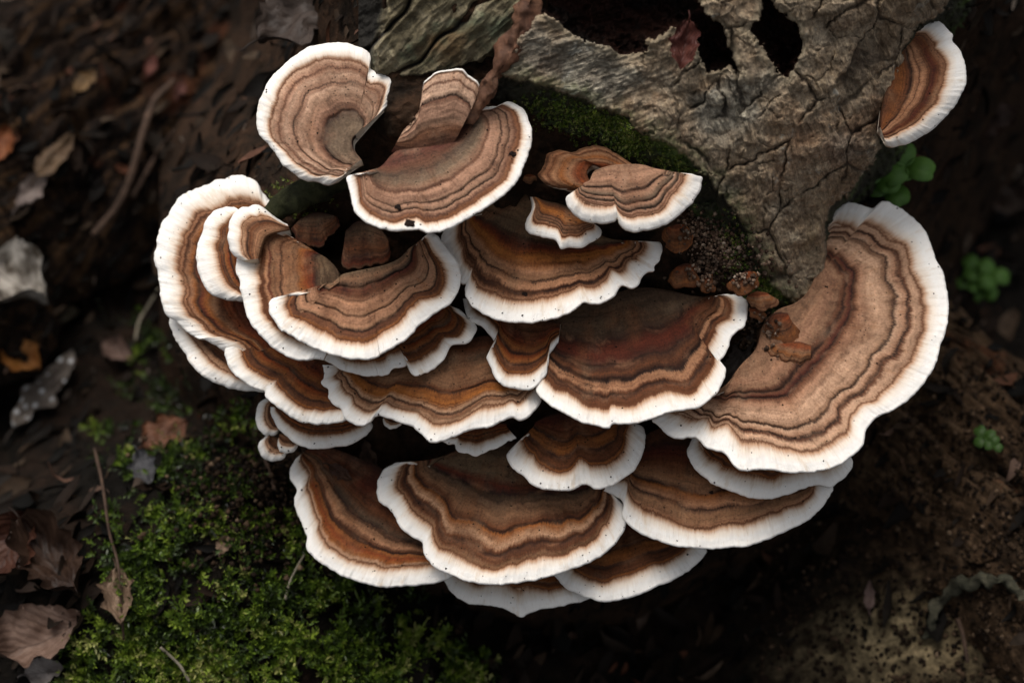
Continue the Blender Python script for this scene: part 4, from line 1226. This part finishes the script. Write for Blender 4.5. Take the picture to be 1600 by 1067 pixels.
# algae and moss cushions along the bark's broken edge
rs = np.random.default_rng(61)
cl = [(905, 180, 26, 14, 420), (955, 195, 26, 15, 700), (985, 222, 18, 14, 500), (1045, 265, 30, 18, 420), (1150, 385, 14, 26, 260), (1205, 445, 12, 18, 240), (850, 165, 26, 14, 200), (460, 310, 26, 14, 260)]
u = np.concatenate([rs.normal(a, c, n) for a, b, c, d, n in cl])
v = np.concatenate([rs.normal(b, d, n) for a, b, c, d, n in cl])
sdb = poly_sdf(u, v, BARK)
P_, N_ = [], []
for a, b, s_ in zip(u, v, sdb):
    if s_ > -2: continue
    q, nn, nm = hit(a, b)
    if nm.startswith(("bark", "heartwood")): P_.append(q); N_.append(nn)
P_, N_ = np.array(P_), np.array(N_)
V_, F_, T_ = moss_mesh(None, None, rs.uniform(.4, 1.4, len(P_)), rs.uniform(.5, 1.3, len(P_)), 2, np.clip(rs.normal(.72, .2, len(P_)), 0, 1), P_, N_ + np.array([0, .3, .2]), rs)
child_of("moss_cushion", stump, V_, F_, M_MOSS, attrs={"tone": T_}, smooth=False)
bpy.data.objects["moss_cushion"]["kind"] = "stuff"

# mossy branch stub left of the top bowl
sp = spline([(415, 345), (440, 322), (470, 305), (505, 288), (545, 268)], 8)
rad = np.linspace(3.6, 5.2, len(sp))
v_, f_ = tube(at(sp[:, 0], sp[:, 1], np.linspace(2, 12, len(sp))), rad, 20, .9)
v_ = v_ + .9 * np.stack([fbm(v_[:, 0] / 4, v_[:, 1] / 4, v_[:, 2] / 4 + i * 9, 3) for i in range(3)], -1)
M_STUB = wood_material("mossy_wood", [(.006, .006, .004), (.016, .017, .009), (.034, .036, .016), (.02, .016, .010)], (1, 1, 1), .9, .1, .002)
child_of("branch_stub", stump, v_, f_, M_STUB)


# ------------------------------------------------------------------ leaves that can be told apart
def leaf(label, u, v, length, width, angle, c1, c2, lift=3.0, tilt=(0, 0), curl=.3, fold=.25, seed=0, jag=.38, spots=None, on_ground=True, twist=0.0, cat="leaf", name="fallen_leaf"):
    nx_, ny_ = 13, 25
    rs = np.random.default_rng(seed + 100)
    t = np.linspace(0, 1, ny_)
    prof = np.sin(math.pi * np.clip(t, 0, 1) ** .85) ** .75
    prof = prof * (1 + jag * perlin(t * 7, seed + .3, 1.1) + jag * .6 * perlin(t * 17, seed + .3, 2.1)) + .015
    prof2 = prof * (1 + jag * 1.4 * perlin(t * 6, seed + .9, 5.1))
    x = np.linspace(-1, 1, nx_)
    X, T_ = np.meshgrid(x, t)
    wl = np.where(X < 0, prof[:, None], prof2[:, None])
    lx = X * wl * width / 2
    ly = (T_ - .5) * length
    lz = fold * np.abs(lx) + curl * length * ((T_ - .5) ** 2 - .08) + .11 * length * fbm(X * 1.3, T_ * 3.0, seed + 3, 3) + .5 * curl * width * X * X * (T_ > .0)
    lx = lx + twist * length * (T_ - .5) ** 2
    c, s_ = math.cos(math.radians(angle)), math.sin(math.radians(angle))
    d = np.array([c, s_, 0.0])
    nrm = unit(UP * (1.0 if on_ground else .3) + np.array([tilt[0], tilt[1], .4]))
    d = unit(d - nrm * (d @ nrm))
    w = np.cross(d, nrm)
    p = surf(np.array([float(u)]), np.array([float(v)]))[0] if on_ground else hit(u, v)[0]
    p = p + nrm * (min(lift, 7.0) if on_ground else lift)
    P_ = p + lx[..., None] * w + ly[..., None] * d + lz[..., None] * nrm
    m = leaf_material("leaf_%d" % seed, c1, c2, .55, spots)
    # blade with its own thickness
    bot = P_ - nrm * .22
    vv = np.concatenate([P_.reshape(-1, 3), bot.reshape(-1, 3)])
    f1 = grid_faces(ny_, nx_)
    k = ny_ * nx_
    idx = np.arange(k).reshape(ny_, nx_)
    rimi = np.concatenate([idx[0], idx[1:, -1], idx[-1, -2::-1], idx[-2:0:-1, 0]])
    r2 = np.roll(rimi, -1)
    lf = np.stack([X, T_, np.zeros_like(X)], -1).reshape(-1, 3)
    o = mesh_obj(name, vv, [f1, f1[:, ::-1] + k, np.stack([rimi, r2, r2 + k, rimi + k], -1)], m, attrs={"lf": np.concatenate([lf, lf])})
    tag(o, label, cat, "fallen leaves around the stump")
    # stalk
    st_ = P_[0, nx_ // 2]
    pts_ = np.stack([st_ + d * .5, st_ - d * length * .08 + nrm * .4, st_ - d * length * .18 + nrm * .2 + w * .6])
    v2, f2 = tube(pts_, [.35, .28, .22], 6)
    child_of("stalk", o, v2, f2, m)
    return o


RB, TN, GY, OR, DK = ((.060, .022, .010), (.11, .045, .022)), ((.11, .07, .045), (.20, .135, .09)), ((.06, .05, .042), (.13, .11, .095)), ((.14, .05, .010), (.24, .10, .025)), ((.016, .008, .005), (.034, .018, .011))
leaf("angular red-brown leaf lying on the moss, left of the lower caps", 262, 692, 18, 13, 38, *RB, lift=7, seed=1, fold=.15, curl=.1)
leaf("grey leaf fragment folded down below the red-brown leaf on the moss", 228, 742, 14, 8, -70, (.03, .03, .034), (.07, .068, .07), lift=5, seed=2)
leaf("pinkish tan folded leaf standing in the moss at the lower left", 190, 945, 20, 10, -82, *TN, lift=6, fold=.7, seed=3)
leaf("long grey-brown leaf beaded with white drops at the left", 75, 625, 38, 13, 62, (.07, .055, .045), (.14, .115, .095), lift=9, seed=4, spots=(.5, .5, .5), fold=.35)
leaf("crumpled orange leaf near the left edge", 42, 578, 17, 13, -35, *OR, lift=9, seed=5, jag=.35, curl=.5)
leaf("large crumpled whitish leaf at the left edge", 25, 455, 36, 24, -40, (.07, .055, .04), (.36, .33, .29), lift=10, seed=6, jag=.75, curl=.6, fold=.5)
leaf("small pale yellowish leaf scrap beside the whitish leaf", 98, 508, 15, 9, 15, (.16, .125, .08), (.26, .22, .15), lift=8, seed=7, jag=.35)
leaf("curled pinkish brown leaf in the bottom left corner", 70, 1012, 30, 20, 25, (.085, .05, .035), (.16, .105, .08), lift=8, seed=8, curl=.6, fold=.3)
leaf("dark brown curled leaf above the bottom left corner", 85, 890, 34, 20, -55, *DK, lift=8, seed=9, curl=.7)
leaf("dark reddish leaf at the left edge near the bottom", 20, 870, 24, 20, 70, (.03, .010, .006), (.055, .022, .013), lift=6, seed=10, curl=.5)
leaf("small dull pink-brown leaf on dark moss beside the far left cap", 188, 562, 14, 9, -40, (.055, .032, .024), (.10, .062, .048), lift=6, seed=11, jag=.25)
leaf("broad dull brown leaf above the topmost left cap", 485, 40, 40, 26, 40, (.030, .022, .018), (.052, .038, .031), lift=14, seed=12, curl=.15)
leaf("pale pinkish leaf sliver at the left edge below the dark bank", 58, 312, 20, 8, 62, (.10, .075, .065), (.17, .135, .12), lift=10, seed=13)
leaf("rust-orange leaf scrap cut off by the left edge", 8, 245, 16, 11, 80, (.10, .03, .010), (.16, .055, .02), lift=10, seed=14)
leaf("very small tan leaf fragment on the moss near the lower left cap", 352, 862, 7, 4.5, 75, *TN, lift=5, seed=15)
leaf("pale leaf scrap at the bottom edge beside the curled pinkish leaf", 75, 1062, 13, 10, 10, (.13, .11, .10), (.24, .21, .19), lift=7, seed=16)
leaf("slim pinkish leaf sliver standing on the lower right bank", 1355, 940, 11, 3.5, 85, (.11, .07, .06), (.18, .12, .10), lift=5, seed=17)
leaf("small golden-brown leaf scrap high on the dark left bank", 138, 145, 12, 7, 60, (.085, .05, .022), (.15, .09, .04), lift=9, seed=18)
leaf("brown leaf among the litter on the upper left bank", 92, 262, 22, 9, 60, (.06, .036, .02), (.11, .07, .04), lift=9, seed=19)
leaf("dull red leaf tip on the upper left bank", 240, 120, 10, 5, 80, (.07, .022, .015), (.11, .04, .03), lift=8, seed=20)
leaf("small dull red leaf right of the upper left bank", 285, 158, 9, 4.5, 75, (.07, .024, .018), (.12, .05, .04), lift=8, seed=21)
leaf("brown leaf in the shade behind the upper right fungus", 1545, 210, 22, 13, 30, (.022, .012, .009), (.045, .026, .019), lift=8, seed=22)
leaf("dim brown leaf on the dark ground right of the largest fan", 1555, 330, 26, 14, -20, (.024, .015, .011), (.042, .028, .02), lift=8, seed=23)

# leaves resting on the stump itself
leaf("dry wine-red leaf standing in the black hollow of the stump", 1066, 76, 15, 8, -100, (.045, .012, .009), (.085, .028, .020), lift=9, tilt=(0, -.2), seed=31, fold=.35, on_ground=False)
leaf("grey curled dead leaf between the dark wide cap and the largest fan", 1158, 565, 19, 8, 62, (.055, .045, .04), (.11, .092, .083), lift=2.5, tilt=(-.2, -.1), seed=32, fold=.5, on_ground=False)
leaf("narrow dry leaf tip standing at the back of the lower left cap", 577, 716, 13, 5, 100, (.05, .028, .018), (.10, .062, .04), lift=4, tilt=(0, -.2), seed=33, fold=.5, on_ground=False)
leaf("brown leaf flake lying on the lower left cap", 532, 740, 9, 4, -35, (.04, .018, .011), (.08, .04, .025), lift=1.2, seed=34, fold=.2, on_ground=False)


# ------------------------------------------------------------------ twigs, stems, roots
def strand(name, label, cat, pts, lifts, radii, mat, sides=8, rough=0.0, group=None, ground=True):
    sp = spline(pts, 10)
    base = surf(sp[:, 0], sp[:, 1])
    lf = np.interp(np.linspace(0, 1, len(sp)), np.linspace(0, 1, len(lifts)), lifts)
    path = base + UP * lf[:, None]
    if not ground:
        path = at(sp[:, 0], sp[:, 1], lf)
    r = np.interp(np.linspace(0, 1, len(sp)), np.linspace(0, 1, len(radii)), radii)
    v_, f_ = tube(path, r, sides)
    if rough:
        v_ = v_ + rough * np.stack([fbm(v_[:, 0] / 5, v_[:, 1] / 5, v_[:, 2] / 5 + i * 9, 3) for i in range(3)], -1)
    o = mesh_obj(name, v_, f_, mat)
    tag(o, label, cat, group)
    return o


M_TWIG = wood_material("twig", [(.02, .012, .008), (.05, .03, .02), (.085, .055, .04)], (1, 1, 1), .8, .2, .0008)
M_STRAW = wood_material("straw", [(.10, .085, .06), (.17, .15, .11), (.24, .21, .16)], (1, 1, 1), .7, .25, .0006)
M_ROOTG = wood_material("mossy_root", [(.012, .012, .008), (.032, .032, .022), (.07, .065, .045), (.03, .028, .018)], (1, 1, 1), .9, .1, .002)
M_ROOTB = wood_material("brown_root", [(.010, .006, .004), (.03, .018, .011), (.07, .046, .03), (.03, .02, .012)], (1, 1, 1), .9, .1, .002)
strand("grass_stem", "thin bent straw stem touching the far left cap", "stem", [(214, 548), (222, 525), (236, 505), (252, 485)], [6, 9, 10, 12], [.5, .45, .35], M_STRAW)
strand("grass_stem", "short straw stem lying on the moss below the lower left cap", "stem", [(448, 955), (456, 930), (468, 905), (478, 888)], [7, 8, 8, 8], [.55, .4, .3], M_STRAW)
strand("twig", "dark twig running down beside the chalky white caps", "twig", [(386, 660), (402, 700), (418, 740), (432, 782)], [6, 7, 7, 6], [1.0, .8, .6], M_TWIG)
strand("twig", "thin reddish twig upright in the moss at the left", "twig", [(152, 720), (165, 780), (175, 850), (190, 910), (198, 1020)], [7, 8, 7, 8, 8], [.6, .55, .5, .4], M_TWIG)
strand("grass_stem", "pale grey stem in the moss at the bottom edge", "stem", [(255, 1032), (270, 1045), (285, 1060), (300, 1085)], [8, 8, 8, 8], [.5, .5, .5], M_STRAW)
strand("grass_stem", "pale stem cut by the right edge, beside the lower bank", "stem", [(1604, 560), (1597, 640), (1594, 720), (1600, 830)], [28, 30, 30, 28], [2.2, 2.4, 2.2], M_STRAW, 12, .3)
strand("root", "arched mossy root at the lower right edge", "root", [(1448, 1000), (1458, 965), (1485, 938), (1530, 925), (1575, 932), (1625, 970)], [2, 5, 7, 8, 7, 5], [1.3, 1.8, 1.7, 1.3], M_ROOTG, 16, 2.4, "roots on the right bank")
strand("twig", "fine dark twig crossing the lower right soil patch", "twig", [(1492, 985), (1500, 1010), (1508, 1050)], [7, 7, 6], [.9, .8, .6], M_TWIG)
strand("twig", "blurred grey twig slanting on the upper left bank", "twig", [(210, 330), (245, 270), (275, 225)], [7, 8, 7], [1.1, 1.0, .7], M_TWIG)
strand("twig", "long dim twig leaning across the left bank above the whitish leaf", "twig", [(150, 390), (200, 330), (240, 200), (275, 150)], [8, 10, 10, 8], [1.6, 1.5, 1.2], M_TWIG, 10, .3)


# ------------------------------------------------------------------ small green plants behind
def clover(label, u, v, lift, leaves, seed, dim=1.0):
    rs = np.random.default_rng(seed)
    m = NT("clover_%d" % seed, .55, .3)
    ob = m.obj()
    n = m.noise(ob, 300, 3)
    mat = m.done(m.mix(n, (.035 * dim, .095 * dim, .012 * dim), (.085 * dim, .18 * dim, .026 * dim)))
    base = surf([u], [v])[0]
    o = empty("clover_plant", base)
    tag(o, label, "plant", "green plants behind the stump")
    for (du, dv, r) in leaves:
        top = at(u + du, v + dv, base[2] + lift + rs.uniform(-3, 3))
        nrm = unit(UP + np.array([0, 0, .8]) + rs.normal(0, .25, 3))
        e1 = unit(np.cross(nrm, rs.normal(size=3)))
        e2 = np.cross(nrm, e1)
        v_, f_ = tube(np.stack([base, base * .4 + top * .6 + rs.normal(0, 1.5, 3), top]), [.5, .4, .35], 6)
        child_of("stem", o, v_, f_, mat)
        for j in range(3):
            a = j * 2.094 + rs.uniform(-.2, .2)
            d = e1 * math.cos(a) + e2 * math.sin(a)
            w = np.cross(nrm, d)
            th = np.linspace(0, 2 * math.pi, 20, endpoint=False)
            rr = 1 - .22 * np.exp(-(np.minimum(th, 2 * math.pi - th) / .35) ** 2)
            P_ = top + d * r * .55 + (np.cos(th) * rr * .55 * r)[:, None] * d + (np.sin(th) * .5 * r)[:, None] * w + (np.abs(np.sin(th)) * .14 * r)[:, None] * nrm
            P_ = np.vstack([P_, top + d * r * .55, P_ - nrm * .25, top + d * r * .55 - nrm * .25])
            i = np.arange(20)
            j2 = (i + 1) % 20
            child_of("leaflet", o, P_, [np.stack([i, j2, np.full(20, 20)], -1), np.stack([j2 + 21, i + 21, np.full(20, 41)], -1), np.stack([i, i + 21, j2 + 21, j2], -1)], mat)
    return o


clover("bright green clover between the two right-hand fungi", 1390, 275, 7, [(-25, -20, 9), (25, -14, 9.5), (0, 15, 8.5), (-12, -40, 7), (2, -2, 8)], 1)
clover("small green clover in the dark right of the largest fan", 1535, 440, 7, [(-10, -20, 6.5), (14, -10, 7), (0, 14, 6), (-22, 2, 5)], 2)
clover("faint green seedling right of the largest fan's lower edge", 1545, 690, 8, [(-8, -8, 4.2), (8, 5, 3.2)], 3, .45)

# ------------------------------------------------------------------ crumbs on the caps
def crumb(label, u, v, size, seed):
    rs = np.random.default_rng(seed)
    q, nn, _ = hit(u, v)
    th = np.linspace(0, 2 * math.pi, 12, endpoint=False)
    r = size * rs.uniform(.6, 1.15, 12)
    e1 = unit(np.cross(nn, [.3, .8, .1])); e2 = np.cross(nn, e1)
    ring = lambda k, h: q + (np.cos(th) * r * k)[:, None] * e1 + (np.sin(th) * r * k * .7)[:, None] * e2 + (h * rs.uniform(.7, 1.2, 12))[:, None] * nn
    P_ = np.vstack([ring(1, -.15), ring(.92, .35), ring(.5, .6), q + nn * .6])
    i = np.arange(12); j = (i + 1) % 12
    f = [np.stack([i, j, j + 12, i + 12], -1), np.stack([i + 12, j + 12, j + 24, i + 24], -1), np.stack([i + 24, j + 24, np.full(12, 36)], -1)]
    o = mesh_obj("bark_crumb", P_, f, M_HOLLOW, smooth=False)
    tag(o, label, "crumb", "black bark crumbs on the caps")


crumb("black bark crumb near the right rim of the top bowl cap", 802, 241, 1.4, 1)
crumb("black bark crumb among the rings at the front of the top bowl cap", 622, 324, 1.5, 2)
crumb("black bark crumb on the white front rim of the top bowl cap", 640, 349, 2.2, 3)
crumb("black bark crumb on the brown ring of the golden-brown cap", 820, 460, 1.1, 4)
crumb("black bark crumb on the broad lower right cap", 1112, 769, .9, 5)
crumb("dark crumb on the tan upper part of the largest fan", 1340, 410, 1.2, 6)
rs = np.random.default_rng(71)
P_ = []
for a, b in zip(rs.uniform(250, 1480, 2600), rs.uniform(60, 950, 2600)):
    q, nn, nm = hit(a, b)
    if nm.startswith(SH) and rs.uniform() < .6: P_.append(q + nn * .05)
P_ = np.array(P_)
V_, F_, T_ = grains(None, None, P_, rs.uniform(.10, .10 + .42, len(P_)) * rs.uniform(.5, 1, len(P_)), 72, rs.uniform(0, .5, len(P_)))
o = mesh_obj("dirt_specks", V_, F_, tint_material("specks", [(0, (.006, .004, .003)), (.4, (.02, .012, .008)), (1, (.1, .07, .05))], .9, 900, .1), attrs={"tone": T_}, smooth=False)
tag(o, "tiny dark specks of dirt sprinkled over the caps", "dirt", kind="stuff")
